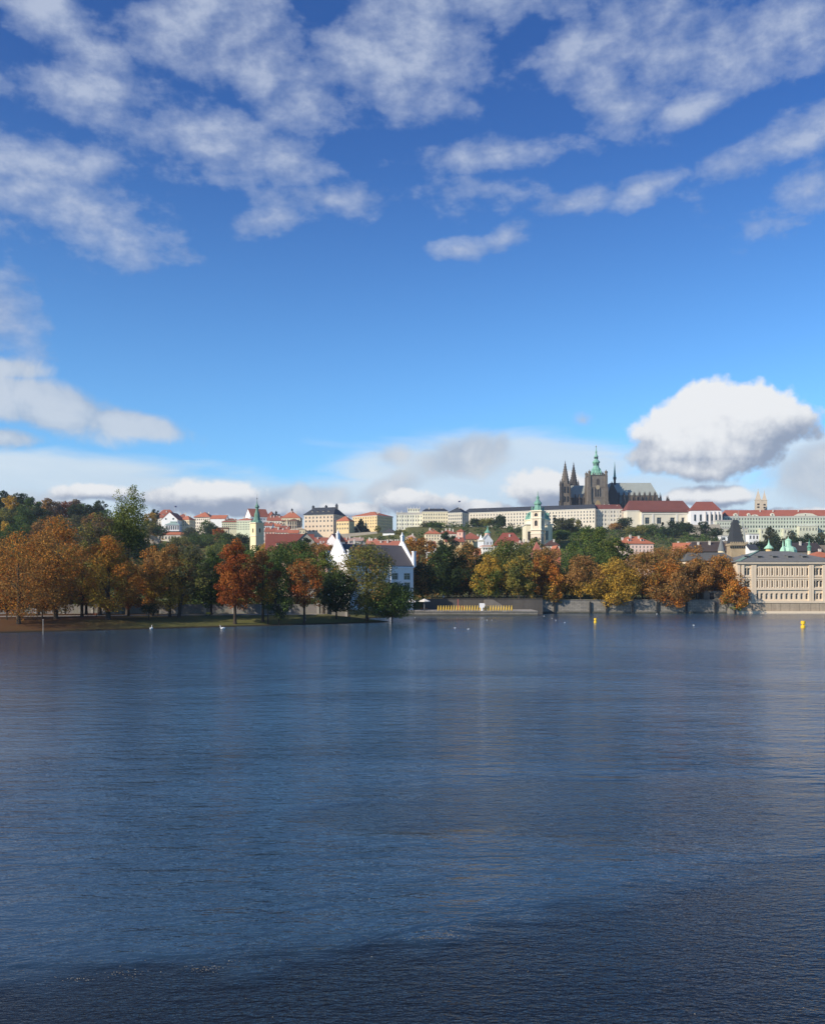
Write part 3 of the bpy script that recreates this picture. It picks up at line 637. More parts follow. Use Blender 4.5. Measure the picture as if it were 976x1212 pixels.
hs('town_house', 'small bright red roof left of the ornate white villa', 'house', 563, 572, 475, 6, 656, 649.5, 8, 'gable', PINK, ORANGE, (), 0, group=g2)
hs('hall', 'large dull-red roof of a hall directly left of the green-domed church', 'hall', 584, 619.6, 640, -4, 646, 630.6, 20, 'hip', OFFW, (.24, .07, .05), (648,), 8, chim=3, inset=7, group=g2)
hs('town_house', 'small pale houses with mixed roofs at the left foot of the domed church', 'house', 612, 629, 560, 8, 645, 641.6, 9, 'gable', OFFW, (.35, .2, .14), (647,), 4, chim=3, group=g2)
hs('town_house', 'dark-roofed low house at the right foot of the domed church', 'house', 645.5, 662, 560, 0, 646, 639.4, 12, 'hip', OFFW, (.10, .055, .045), (648,), 4, chim=2, group=g2)
hs('town_house', 'tiny orange gable showing between green tree and brown tree right of the domed church', 'house', 655, 663.5, 450, 8, 654, 646.5, 8, 'gablefront', ORANGE, ORANGE, (), 0, group=g2)
hs('town_house', 'slim red roof peak standing right below the bell tower', 'house', 633, 641, 430, 5, 656, 641, 8, 'pyramid', (.4, .2, .15), (.34, .12, .09), (), 0, group=g2)
hs('villa', 'pink-white villa with bright orange roof and central gable above the autumn trees', 'house', 733.5, 773, 470, 5, 643.6, 635, 12, 'hip', (.66, .50, .42), ORANGE, (647.4, 651.6), 9, ww=.8, wh=1.2, chim=4, dorm=2, group=g2)
hs('town_house', 'pale pink house with orange roof at the right of the pink-white villa', 'house', 797, 820, 460, -12, 652, 643, 10, 'gable', (.62, .50, .44), ORANGE, (655,), 5, chim=2, ww=.8, wh=1.2, group=g2)
hs('warehouse', 'long low building with dark brown roof left of the grey cone turret', 'house', 818, 868, 440, -2, 653, 641.5, 16, 'hip', (.16, .13, .11), (.07, .055, .05), (), 0, inset=3, chim=3)
hs('warehouse', 'dark low roof right of the green domes', 'house', 940, 974, 450, 4, 652, 643, 14, 'gable', (.2, .17, .14), (.06, .05, .05), (), 0, chim=2)
# roofs between the beige palace and the white mill
g3 = 'small roofs behind the white mill'
for (a, b_, D, th_, ye, yr, rt, wc, rc, lab, ch) in (
    (372, 388, 640, 6, 642, 636.5, 'gable', WHITE, RED, 'red-roofed house with white wall directly under the beige palace', 2),
    (387, 398.5, 600, -28, 640, 632.5, 'gablefront', (.60, .55, .55), RED, 'steep white gable left behind the mill pinnacle', 1),
    (376, 392, 560, 8, 648, 642, 'hip', (.60, .38, .32), ORANGE, 'pink-walled house with orange roof left of the steep white gable', 3),
    (402, 412, 610, 5, 643, 637, 'gable', PINK, RED, 'small red roof showing right of the mill pinnacle', 2),
    (405.5, 422, 540, -4, 649, 640.5, 'hip', (.45, .40, .38), (.30, .24, .22), 'greyish house with faded roof and round corner behind the mill', 2),
    (423, 436.5, 500, 4, 651, 640, 'gablefront', (.30, .29, .27), SLATE, 'dark slate-edged gable rising behind the mill roof', 1),
    (433, 445, 560, -8, 644, 638.4, 'gable', (.62, .42, .36), (.40, .16, .11), 'pinkish red roof between the slate gable and the row of chimneys', 3),
    (444, 474, 540, 0, 647, 640.6, 'gable', (.6, .35, .28), (.38, .14, .09), 'long reddish roof crowded with pale chimneys above the mill ridge', 9),
    (408, 430, 720, 4, 640, 636.5, 'gable', GREYW, (.42, .28, .22), 'low pale roof below the terrace wall of the yellow palace', 3),
    (480, 492, 700, -5, 637, 633, 'hip', WHITE, (.45, .30, .25), 'pale little house above the orange-brown tree behind the mill', 2)):
    hs('town_house', lab, 'house', a, b_, D, th_, ye, yr, 10, rt, wc, rc, (ye+3,) if rt != 'gablefront' else (), 4, chim=ch, wh=1.2, ww=.8, group=g3)
r, w, H, HR, Z0, rf = hs('riverside_house', 'pink house with orange-red roof at the right edge behind the riverside palace', 'house', 962.5, 990, 345, 0, 660, 653, 12, 'hip', (.66, .36, .26), ORANGE, (664,), 5, chim=1, ww=.8, wh=1.2)
hs('riverside_house', 'bright white house wall at the extreme right edge beside the riverside palace', 'house', 972.5, 990, 325, 0, 668, 666, 8, 'flat', (.78, .74, .68), ORANGE, (673,), 3, ww=.8, wh=1.2)
# --- terrace walls
def wall_thing(name, label, pts, h_of, thick, mat, cat='wall'):
    x0, y0 = pts[0]; root = thing(name, label, cat, (x0, y0, 0)); m = MB()
    for (ax, ay), (bx, by) in zip(pts, pts[1:]):
        d_ = Vector((bx-ax, by-ay, 0)).normalized(); n_ = Vector((-d_.y, d_.x, 0))*thick
        za0, za1 = h_of(ax, ay); zb0, zb1 = h_of(bx, by); A = Vector((ax-x0, ay-y0, 0)); B = Vector((bx-x0, by-y0, 0))
        V = [A+Vector((0,0,za0)), B+Vector((0,0,zb0)), B+n_+Vector((0,0,zb0)), A+n_+Vector((0,0,za0)), A+Vector((0,0,za1)), B+Vector((0,0,zb1)), B+n_+Vector((0,0,zb1)), A+n_+Vector((0,0,za1))]
        m.add(V, [(0,3,2,1),(4,5,6,7),(0,1,5,4),(1,2,6,5),(2,3,7,6),(3,0,4,7)])
    m.build('masonry', mat, root); return root
stone_l = surf('light_masonry', (.40, .35, .28), .25, .3, fine=1.6)
def tw(label, x0, x1, D, y0, y1, yb, mat=stone_l):
    wall_thing('terrace_wall', label, [(PX(x0, D), D), (PX(x1, D), D)], lambda x, y: (PZ(yb, D)-6, PZ(y0 + (y1-y0)*((x/D*F+CX)-x0)/(x1-x0), D)), 1.0, mat)
tw('long pale terrace wall under the two yellow palaces', 398, 447, 850, 632.4, 628.8, 640)
tw('low pale terrace wall right of the dark-roofed pavilion', 470, 500, 870, 630, 628.6, 640)
tw('pale garden terrace wall under the white chapel', 800, 852, 880, 621.5, 620.5, 640)
tw('cream terrace wall below the castle hall windows', 754, 800, 880, 621, 620.2, 628, surf('cream_masonry', (.52, .48, .38), .15, .3))
tw('brown garden wall running below the long grey-green palace', 884, 985, 760, 646, 645, 660, surf('brown_masonry', (.22, .18, .14), .2, .3))
tw('brown retaining wall on the slope left of the grey-green palace gardens', 812, 882, 700, 641, 640, 655, surf('brown_masonry', (.22, .18, .14), .2, .3))
tw('narrow pale wall crossing the hillside garden right of the poplar', 170, 190, 700, 629, 638, 648)
# ================================================================ cathedral
def spire_tower(root, name, cx, cy, hw, z0, zs, zt, mat, mat2):
    """square gothic tower with stepped buttresses, belfry openings, pinnacles and an octagonal crocketed spire"""
    m = MB(); zb = z0 + (zs-z0)*.55
    m.box(cx-hw, cx+hw, cy-hw, cy+hw, z0, zb, 0); m.box(cx-hw*.85, cx+hw*.85, cy-hw*.85, cy+hw*.85, zb, zs, 0)
    for sx_ in (-1, 1):
        for sy_ in (-1, 1):
            m.box(cx+sx_*hw-1.0, cx+sx_*hw+1.0, cy+sy_*hw-1.0, cy+sy_*hw+1.0, z0, zb+2, 1)
            m.frustum(cx+sx_*hw*.93, cy+sy_*hw*.93, 1.0, .9, zb+2, zs-1, 4, 1); m.frustum(cx+sx_*hw*.93, cy+sy_*hw*.93, 1.3, .05, zs-1, zs+6, 6, 1)
    for s_ in (-.35, .35):
        for k in range(3):
            zz = z0+(zs-z0)*(.30+.24*k); hh = (zs-z0)*.15
            m.box(cx+s_*hw-.55, cx+s_*hw+.55, cy-hw-.12, cy-hw*.85+.05, zz, zz+hh, 2); m.box(cx-hw-.12, cx-hw*.85, cy+s_*hw-.55, cy+s_*hw+.55, zz, zz+hh, 2)
    tw_ = m.build(name, [mat, mat2, dark_m], root)
    q = MB(); q.frustum(cx, cy, hw*.95, .25, zs, zt, 8, 0)
    for k in range(1, 9):
        f = k/9; r_ = hw*.95*(1-f)+.2; zz = zs+(zt-zs)*f
        for i in range(8): a = math.pi/8+math.pi/4*i; q.box(cx+r_*math.cos(a)-.3, cx+r_*math.cos(a)+.3, cy+r_*math.sin(a)-.3, cy+r_*math.sin(a)+.3, zz-.3, zz+.6, 1)
    q.lathe(cx, cy, [(.1, zt-.5), (.7, zt+.2), (.1, zt+.9), (.06, zt+2.6)], 6, 1); q.build('spire', [mat, mat2], tw_)
    return tw_
DC = 1060.0; cz0 = PZ(606, DC)-14
def cxp(px, D=DC): return PX(px, D)-PX(700, DC)
cath = thing('cathedral', 'dark gothic cathedral with twin spires and a green-capped great tower on the castle hill', 'cathedral', (PX(700, DC), DC, cz0))
def cz(py, D=DC): return PZ(py, D)-cz0
spire_tower(cath, 'west_tower', cxp(668.6), 0, 5.3, 0, cz(573), cz(547), soot_m, soot_dark_m)
spire_tower(cath, 'west_tower', cxp(678.6, 1085), 25, 5.0, 0, cz(574, 1085), cz(548.5, 1085), soot_dark_m, soot_dark_m)
# great tower
gx, gy, gw = cxp(703.8), -7, 9.6; zt = cz(562, DC-17)
m = MB(); m.box(gx-gw, gx+gw, gy-gw, gy+gw, 0, zt, 0)
for s1 in (-1, 1):
    for s2 in (-1, 1):
        for (zz0, zz1, e) in ((0, zt*.45, 2.4), (zt*.45, zt*.75, 1.8), (zt*.75, zt-.5, 1.3)):
            m.box(gx+s1*gw-e, gx+s1*gw+e, gy+s2*gw-e, gy+s2*gw+e, zz0, zz1, 1)
for k in (.28, .52, .74): m.box(gx-gw-.35, gx+gw+.35, gy-gw-.35, gy-gw-.01, zt*k, zt*k+.7, 1); m.box(gx+gw+.01, gx+gw+.35, gy-gw-.35, gy+gw, zt*k, zt*k+.7, 1)
twr = m.build('great_tower', [surf('warm_sooty_sandstone', (.175, .152, .125), .45, .25, fine=.8, streak=True), soot_m], cath)
for (u, zz, ww_, hh, nm, mt) in ((-2.6, .55, 1.5, .17, 'belfry_window', dark_m), (0, .55, 1.5, .17, 'belfry_window', dark_m), (2.6, .55, 1.5, .17, 'belfry_window', dark_m), (0, .80, 3.4, .10, 'belfry_window', soot_dark_m)):
    o = MB(); o.box(-ww_/2, ww_/2, -.25, -.02, 0, zt*hh); o.add([(-ww_/2, -.25, zt*hh), (ww_/2, -.25, zt*hh), (0, -.25, zt*hh+1.6), (-ww_/2, -.02, zt*hh), (ww_/2, -.02, zt*hh), (0, -.02, zt*hh+1.6)], [(0,1,2),(3,5,4),(0,2,5,3),(1,4,5,2)]); o.build(nm, mt, twr, (gx+u, gy-gw, zt*zz))
o = MB(); o.lathe(0, 0, [(2.3, 0), (2.3, .3), (1.9, .34), (.1, .35)], 20); oo = o.build('clock', surf('clock_stone', (.34, .28, .18), .1, 1), twr, (gx, gy-gw-.02, zt*.74)); oo.rotation_euler = (RD(90), 0, 0)
o = MB(); o.box(-3, 3, -.3, -.02, 0, zt*.16); o.lathe(0, 0, [(3, -.3), (3, -.02)], 12); oo = MB()
oo.box(-3.2, 3.2, -.3, -.02, 0, 5.4); oo.add([(-3.2, -.3, 5.4), (3.2, -.3, 5.4), (1.9, -.3, 8.4), (0, -.3, 9.8), (-1.9, -.3, 8.4), (-3.2, -.02, 5.4), (3.2, -.02, 5.4), (1.9, -.02, 8.4), (0, -.02, 9.8), (-1.9, -.02, 8.4)], [(0,1,2,3,4),(5,9,8,7,6),(0,5,6,1),(1,6,7,2),(2,7,8,3),(3,8,9,4),(4,9,5,0)])
oo.build('mosaic_arch', surf('mosaic', (.32, .24, .13), .3, 1), twr, (gx, gy-gw, zt*.30))
m = MB()
for i in range(7):
    u = -gw+.9+i*(2*gw-1.8)/6
    for (aa, bb) in ((u, -gw-.3), (u, gw+.3), (-gw-.3, u), (gw+.3, u)): m.box(gx+aa-.45, gx+aa+.45, gy+bb-.35, gy+bb+.35, zt, zt+2.2)
m.box(gx-gw-.7, gx+gw+.7, gy-gw-.7, gy+gw+.7, zt-.6, zt-.003)
for (a, b2) in ((-1,-1), (1,-1), (-1,1), (1,1)):
    m.lathe(gx+a*(gw-.2), gy+b2*(gw-.2), [(1.5, zt), (1.5, zt+2.6), (2.0, zt+2.8), (1.9, zt+3.8), (.5, zt+4.9), (.1, zt+6.4)], 8)
m.build('gallery', soot_m, twr)
hp = [(7.4, zt), (6.6, zt+2.0), (5.6, zt+5.0), (5.3, zt+6.0), (5.7, zt+6.3), (5.0, zt+7.4), (3.6, zt+9.5), (3.1, zt+11.0), (3.0, zt+13.5), (3.6, zt+13.9), (4.4, zt+15.0), (4.1, zt+16.0), (2.4, zt+17.6), (1.9, zt+19.0), (1.8, zt+20.8), (2.5, zt+21.4), (2.0, zt+22.6), (1.0, zt+24.2), (.9, zt+26.2), (1.3, zt+26.8), (.6, zt+28.2), (.35, zt+31), (.25, zt+32.0)]
k = (cz(529, DC)-zt)/33.5; hp = [(r_, zt+(z_-zt)*k) for r_, z_ in hp]
m = MB(); m.lathe(gx, gy, hp, 8, 0, RD(22.5))
for i in range(4):
    a = RD(45+90*i); m.lathe(gx+6.0*math.cos(a), gy+6.0*math.sin(a), [(1.3, zt), (1.2, zt+3.4), (1.5, zt+3.6), (.9, zt+5.2), (.3, zt+6.4), (.08, zt+8.4)], 6)
hl = m.build('copper_helm', surf('helm_copper', (.20, .40, .30), .35, .35, rough=.55, fine=1.5), twr)
m = MB(); 
for i in range(8):
    a = RD(45*i)
    for zz, rr in ((zt+11.4*k, 3.0), (zt+19.2*k, 1.85)): m.box(gx+rr*.96*math.cos(a)-.4, gx+rr*.96*math.cos(a)+.4, gy+rr*.96*math.sin(a)-.4, gy+rr*.96*math.sin(a)+.4, zz, zz+1.9*k)
m.build('lantern_opening', dark_m, hl)
m = MB(); zz = hp[-1][1]; m.lathe(gx, gy, [(.2, zz), (.75, zz+.7), (.2, zz+1.4), (.1, zz+3.2)], 8); m.build('finial', gold_m, hl)
# nave, transept, choir
def gable_block(x0, x1, y0, y1, ze, zr, wallm, roofm, name, hipr=False, hipl=False, ridge='x'):
    m = MB(); m.box(x0, x1, y0, y1, 0, ze); w_ = m.build(name, wallm, cath)
    r_ = MB()
    if ridge == 'x':
        yc = (y0+y1)/2; a = x0+(6 if hipl else 0); b2 = x1-(6.5 if hipr else 0)
        r_.add([(x0,y0-.5,ze+.01),(x1,y0-.5,ze+.01),(x1,y1+.5,ze+.01),(x0,y1+.5,ze+.01),(a,yc,zr),(b2,yc,zr)], [(3,2,1,0),(0,1,5,4),(1,2,5),(2,3,4,5),(3,0,4)])
    else:
        xc = (x0+x1)/2; r_.add([(x0-.5,y0,ze+.01),(x1+.5,y0,ze+.01),(x1+.5,y1,ze+.01),(x0-.5,y1,ze+.01),(xc,y0+1,zr),(xc,y1-1,zr)], [(3,2,1,0),(0,1,4),(1,2,5,4),(2,3,5),(3,0,4,5)])
    r_.build(name+'_roof', roofm, w_); return w_
lead = surf('lead_roof', (.33, .35, .31), .2, .25, rough=.6)
lead_l = surf('pale_lead_roof', (.42, .46, .47), .15, .25, rough=.6)
nave = gable_block(cxp(674), cxp(706), 6, 20, cz(588.5), cz(574.6, DC+13), soot_m, lead, 'nave')
choir = gable_block(cxp(727), cxp(779.5), 3, 19, cz(586), cz(571.5, DC+11), soot_m, lead, 'choir', hipr=True)
tr = gable_block(cxp(714), cxp(729), -6, 28, cz(586.5, DC-6), cz(571.8, DC), soot_m, lead_l, 'transept', ridge='y')
m = MB(); x0_, x1_ = cxp(718), cxp(729.5); ze = cz(585); m.add([(x0_, -6.8, 0), (x1_, -6.8, 0), (x1_, -6.8, ze), ((x0_+x1_)/2-1.5, -6.8, cz(570.5)), (x0_, -6.8, ze)] + [(x0_, -6.02, 0), (x1_, -6.02, 0), (x1_, -6.02, ze), ((x0_+x1_)/2-1.5, -6.02, cz(570.5)), (x0_, -6.02, ze)], [(0,1,2,3,4),(5,9,8,7,6),(0,5,6,1),(1,6,7,2),(2,7,8,3),(3,8,9,4),(4,9,5,0)]); m.build('gable', soot_dark_m, tr)
# flying buttresses with pinnacles
def buttress(x, y0, zt_, par, px_=1.0):
    m = MB(); m.box(x-.7, x+.7, y0-6, y0-3.6, 0, zt_-6); m.frustum(x, y0-4.8, 1.2, 1.0, zt_-6, zt_-1.5, 4, 0, RD(45)); m.frustum(x, y0-4.8, 1.4, .05, zt_-1.5, zt_+4.2, 6)
    m.add([(x-.4, y0-3.7, zt_-9), (x+.4, y0-3.7, zt_-9), (x+.4, y0-.01, zt_-3.5), (x-.4, y0-.01, zt_-3.5), (x-.4, y0-3.7, zt_-7), (x+.4, y0-3.7, zt_-7), (x+.4, y0-.01, zt_-1.5), (x-.4, y0-.01, zt_-1.5)], [(0,3,2,1),(4,5,6,7),(0,1,5,4),(1,2,6,5),(2,3,7,6),(3,0,4,7)])
    m.frustum(x, y0-.6, .7, .05, zt_, zt_+4.8, 5)
    m.build('flying_buttress', soot_dark_m, par)
for i in range(8): buttress(cxp(732+6.1*i), 3, cz(586), choir)
for i in range(5): buttress(cxp(681+4.6*i) - (2 if i > 2 else 0), 6, cz(588.5), nave) if i < 3 else None
for i in range(9):
    o = MB(); u = cxp(735+5.1*i); o.box(-.9, .9, -.15, -.01, 0, 7); o.add([(-.9, -.15, 7), (.9, -.15, 7), (0, -.15, 8.8), (-.9, -.01, 7), (.9, -.01, 7), (0, -.01, 8.8)], [(0,1,2),(3,5,4),(0,2,5,3),(1,4,5,2)]); o.build('lancet_window', glass_m, choir, (u, 3, cz(596)))
m = MB()      # polygonal apse with chapels
ap = [(cxp(779.5), 3), (cxp(783), 6), (cxp(784), 11), (cxp(783), 16), (cxp(779.5), 19)]
vs = [(x, y, 0) for x, y in ap] + [(x, y, cz(590)) for x, y in ap] + [(cxp(775), 11, cz(583))]
m.add(vs, [(i, i+1, 5+i+1, 5+i) for i in range(4)] + [(5+i, 6+i, 10) for i in range(4)]); m.build('apse', soot_m, cath)
for px_, yy, zt_ in ((781, 1, 582), (784.2, 8, 583.5), (790, 4, 586), (793, 10, 585), (796, 16, 587.5)):
    m = MB(); m.box(cxp(px_)-.8, cxp(px_)+.8, yy-.8, yy+.8, 0, cz(592)); m.frustum(cxp(px_), yy, 1.1, .05, cz(592), cz(zt_), 6); m.build('pinnacle', soot_dark_m, cath)
m = MB(); fx, fy = cxp(727.2, DC+11), 11; zf = cz(573, DC+11)
m.lathe(fx, fy, [(1.9, zf-6), (1.9, zf+1), (1.3, zf+1.6), (1.3, zf+5.2), (1.9, zf+5.6), (1.9, zf+8.2)], 6, 0)
m.lathe(fx, fy, [(1.5, zf+8.2), (1.1, zf+12), (.5, cz(552, DC+11)), (.12, cz(546.5, DC+11))], 6, 1)
m.build('ridge_turret', [soot_dark_m, copper_m], cath)
# ================================================================ domed church
DN = 650.0; nz0 = T(PX(636, DN), DN)-1; NX = PX(636, DN)
nic = thing('domed_church', 'baroque church with green copper dome and tall cream bell tower', 'church', (NX, DN, nz0))
def nx(px, D=DN): return PX(px, D)-NX
def nz(py, D=DN): return PZ(py, D)-nz0
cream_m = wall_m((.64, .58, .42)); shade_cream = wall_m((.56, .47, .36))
m = MB(); ops = []
m.box(nx(620.6, 670), nx(651.5, 670), 12, 34, 0, nz(622, 670), 0)
m.box(nx(619.8, 670), nx(652.3, 670), 11.3, 34.6, nz(622, 670), nz(621, 670), 1)
m.box(nx(645.4), nx(652), 2, 14, 0, nz(624), 0)
body = m.build('church_body', [cream_m, trim_m], nic)
for px_ in (624.2, 647.6):
    o = MB(); o.box(-.9, .9, -.15, -.01, 0, 6.5); o.lathe(0, 0, [(.9, 0), (.9, .14)], 12); o.build('window', glass_m, body, (nx(px_, 670) if px_ < 640 else nx(px_), 12 if px_ < 640 else 2, nz(640, 665)))
dx0, dy0 = nx(636, 672), 23; Rd = 9.0
m = MB(); zd = nz(621, 672); zt_ = nz(616.5, 672); m.lathe(dx0, dy0, [(Rd, zd-1), (Rd, zt_), (Rd+.5, zt_+.05), (Rd+.5, zt_+.7)], 16, 0)
m.build('drum', [cream_m], nic)
m = MB(); prof = [(Rd+.1, zt_+.7)] + [(Rd*math.cos(t), zt_+.8+ (nz(602.5, 672)-zt_-1)*math.sin(t)) for t in [RD(a) for a in (8, 20, 32, 44, 56, 68, 78)]] + [(1.6, nz(602, 672)), (1.5, nz(598.5, 672)), (1.9, nz(598, 672)), (.6, nz(595.5, 672)), (.1, nz(593, 672))]
m.lathe(dx0, dy0, prof, 16, 0); dome = m.build('dome', copper_m, nic, smooth=False)
for a in (-150, -115, -90, -60, -30):
    m = MB(); m.box(-.8, .8, -.6, 1.6, 0, 2.2); m.add([(-1, -.7, 2.2), (1, -.7, 2.2), (0, -.7, 3), (-1, 1.8, 2.2), (1, 1.8, 2.2), (0, 1.8, 3)], [(0,1,2),(0,2,5,3),(1,4,5,2),(3,5,4)]); m.build('dormer', copper_m, dome, (dx0+Rd*.93*math.cos(RD(a)), dy0+Rd*.93*math.sin(RD(a)), zt_+2.5), RD(a+90))
# bell tower, turned so that two faces show
bw = 3.6; bx = nx(636.2); zt_ = nz(604.2)
tb = thing('x', 'x', 'x', (0, 0, 0)); bpy.data.objects.remove(tb)
m = MB(); fr = {}
zA = nz(626); 
open_wall(m, (-bw/1, -bw, 0), (1,0,0), 2*bw, 0, zt_, [(bw-1.3, bw+1.3, nz(643), nz(635.5), True), (bw-1.1, bw+1.1, nz(622.8), nz(616.2), True), (bw-1.2, bw+1.2, nz(611.5), nz(607.6), True)], .8, 0, (0,1,0))
open_wall(m, (bw, -bw, 0), (0,1,0), 2*bw, 0, zt_, [(bw-1.3, bw+1.3, nz(643), nz(635.5), True), (bw-1.1, bw+1.1, nz(622.8), nz(616.2), True), (bw-1.2, bw+1.2, nz(611.5), nz(607.6), True)], .8, 0, (-1,0,0))
open_wall(m, (-bw, -bw, 0), (0,1,0), 2*bw, 0, zt_, [], .8, 0, (1,0,0)); m.quad((-bw, bw, 0), (bw, bw, 0), (bw, bw, zt_), (-bw, bw, zt_))
m.box(-bw+.8, bw-.8, -bw+.8, bw-.8, 0, zt_, 2)
for zc, e in ((nz(627.2), .7), (nz(631.6), .45), (nz(613.6), .6), (nz(605.2), .9)):
    for (a0,a1,b0,b1) in ((-bw-e,bw+e,-bw-e,-bw-.003),(-bw-e,bw+e,bw+.003,bw+e),(-bw-e,-bw-.003,-bw,bw),(bw+.003,bw+e,-bw,bw)): m.box(a0,a1,b0,b1,zc-.35,zc+.35,1)
for s1 in (-1, 1):
    for s2 in (-1, 1): m.box(s1*(bw-.45)-.65, s1*(bw-.45)+.65, s2*(bw-.45)-.65, s2*(bw-.45)+.65, nz(626.6), zt_-.9, 1)
bt = m.build('bell_tower', [shade_cream, wall_m((.66, .60, .46)), dark_m], nic, (bx, 0, 0), RD(-28))
m = MB(); h0 = zt_; kk = (nz(581.5)-h0)
m.lathe(0, 0, [(bw*1.0, h0), (bw*.98, h0+.06*kk), (bw*.72, h0+.13*kk), (bw*.62, h0+.22*kk), (bw*.60, h0+.30*kk), (bw*.78, h0+.33*kk), (bw*.74, h0+.40*kk), (bw*.42, h0+.50*kk), (bw*.26, h0+.58*kk), (bw*.25, h0+.64*kk), (bw*.34, h0+.66*kk), (bw*.2, h0+.72*kk), (bw*.07, h0+.80*kk), (bw*.03, h0+kk)], 8, 0, RD(22.5))
for s1 in (-1, 1):
    for s2 in (-1, 1): m.lathe(s1*bw*.85, s2*bw*.85, [(.6, h0), (.5, h0+1.2), (.7, h0+1.4), (.1, h0+3)], 6)
m.build('copper_helm', copper_m, bt)
# ================================================================ yellow church tower on the left
DT = 450.0; tz0 = T(PX(304, DT), DT)-1
yt = thing('church_tower', 'slender yellow church tower with green onion helm and thin spike, alone above the left trees', 'tower', (PX(304.2, DT), DT, tz0), RD(-46))
def tz(py): return PZ(py, DT)-tz0
hw = 2.42; m = MB(); zt_ = tz(618.5); wy = wall_m((.66, .54, .33))
for (o_, ud, nd) in (((-hw,-hw,0),(1,0,0),(0,1,0)), ((hw,-hw,0),(0,1,0),(-1,0,0)), ((-hw,-hw,0),(0,1,0),(1,0,0)), ((-hw,hw,0),(1,0,0),(0,-1,0))):
    open_wall(m, o_, ud, 2*hw, 0, zt_, [(hw-.5, hw+.5, tz(630.6), tz(625.6), True)], .35, 0, nd)
for zc, e in ((tz(634.6), .25), (tz(619.2), .45)):
    for (a0,a1,b0,b1) in ((-hw-e,hw+e,-hw-e,-hw-.003),(-hw-e,hw+e,hw+.003,hw+e),(-hw-e,-hw-.003,-hw,hw),(hw+.003,hw+e,-hw,hw)): m.box(a0,a1,b0,b1,zc-.18,zc+.18,1)
m.box(-hw+.4, hw-.4, -hw+.4, hw-.4, 0, zt_-.1, 2)
bd = m.build('tower_body', [wy, wall_m((.66, .60, .44)), dark_m], yt)
k = tz(590)-zt_
m = MB(); m.lathe(0, 0, [(hw*1.2, zt_), (hw*1.1, zt_+.04*k), (hw*.78, zt_+.10*k), (hw*.60, zt_+.2*k), (hw*.56, zt_+.33*k), (hw*.42, zt_+.42*k), (hw*.30, zt_+.50*k), (hw*.28, zt_+.60*k), (hw*.46, zt_+.63*k), (hw*.44, zt_+.68*k), (hw*.16, zt_+.76*k), (hw*.08, zt_+.85*k), (.05, zt_+k)], 8, 0, RD(22.5))
hl = m.build('copper_helm', surf('dull_copper', (.13, .24, .18), .3, .9, rough=.6, fine=2), yt)
m = MB(); m.lathe(0, 0, [(.05, zt_+k*.95), (.28, zt_+k*1.0), (.05, zt_+k*1.04), (.03, zt_+k*1.2)], 6); m.build('spike', dark_m, hl)
# ================================================================ twin romanesque towers
DG = 985.0; gz0 = PZ(612, DG)-6
sg = thing('twin_towers', 'pair of pale stone church towers with pointed stone caps above the orange roof', 'church', (PX(897, DG), DG, gz0))
for (px_, yy, hwp, zs_, zt2, lab) in ((896.8, 0, 3.9, 592, 580.2, ''), (904.2, 16, 3.2, 592.5, 582, '')):
    Dd = DG+yy; x_ = PX(px_, Dd)-PX(897, DG); z1 = PZ(zs_, Dd)-gz0; z2 = PZ(zt2, Dd)-gz0
    m = MB(); hw = hwp*.80
    for (o_, ud, nd) in (((-hw,-hw,0),(1,0,0),(0,1,0)), ((hw,-hw,0),(0,1,0),(-1,0,0)), ((-hw,-hw,0),(0,1,0),(1,0,0)), ((-hw,hw,0),(1,0,0),(0,-1,0))):
        open_wall(m, o_, ud, 2*hw, 0, z1, [(hw-1.2, hw+1.2, z1-5.6, z1-3.9), (hw-1.2, hw+1.2, z1-8.6, z1-6.9)], .5, 0, nd)
    m.box(-hw+.6, hw-.6, -hw+.6, hw-.6, 0, z1-.1, 1)
    m.box(-hw-.3, hw+.3, -hw-.3, hw+.3, z1, z1+.4, 0)
    t1 = m.build('tower', [surf('pale_limestone', (.50, .42, .32), .12, .4), dark_m], sg, (x_, yy, 0), RD(-14))
    m = MB(); m.frustum(0, 0, hw*1.25, .12, z1+.4, z2, 4, 0, RD(45)); m.lathe(0, 0, [(.1, z2-.4), (.35, z2+.2), (.05, z2+1.6)], 6); m.build('stone_cap', surf('pale_limestone', (.50, .42, .32), .12, .4), t1)
# ================================================================ bridge tower
DB = 430.0; bz0 = T(PX(874, DB), DB)-1
br = thing('bridge_tower', 'gothic bridge tower with beige battlements and a tall dark wedge roof', 'tower', (PX(874, DB), DB, bz0))
def bxp(px): return PX(px, DB)-PX(874, DB)
def bz(py): return PZ(py, DB)-bz0
bst = surf('beige_sandstone', (.36, .28, .18), .3, .6, fine=2, streak=True)
m = MB(); m.box(bxp(865.2), bxp(882.4), 0, 6.5, 0, bz(645.6), 0); m.box(bxp(864.2), bxp(883.4), -.5, 7, bz(645.6), bz(643.4), 0)
for i in range(8):
    u = bxp(864.4)+i*(bxp(883.2)-bxp(864.4))/7; m.box(u-.28, u+.28, -.5, -.1, bz(643.4), bz(641.4), 0); m.box(u-.28, u+.28, -.32, -.05, bz(649), bz(646.4), 1)
m.build('gatehouse', [bst, dark_m], br)
m = MB(); m.box(bxp(873.4), bxp(887), 7.1, 15, 0, bz(641.8)); rb = m.build('tower_body', bst, br)
m = MB(); a0, a1 = bxp(873), bxp(887); z0_, z1_ = bz(641.8), bz(613.5)
vs = [(a0, 6.9, z0_), (a1, 6.9, z0_), (a1, 15.2, z0_), (a0, 15.2, z0_), (bxp(876.2), 10, z1_), (bxp(881.8), 10, z1_), (bxp(881.8), 12, z1_), (bxp(876.2), 12, z1_)]
m.add(vs, [(3,2,1,0),(4,5,6,7),(0,1,5,4),(1,2,6,5),(2,3,7,6),(3,0,4,7)])
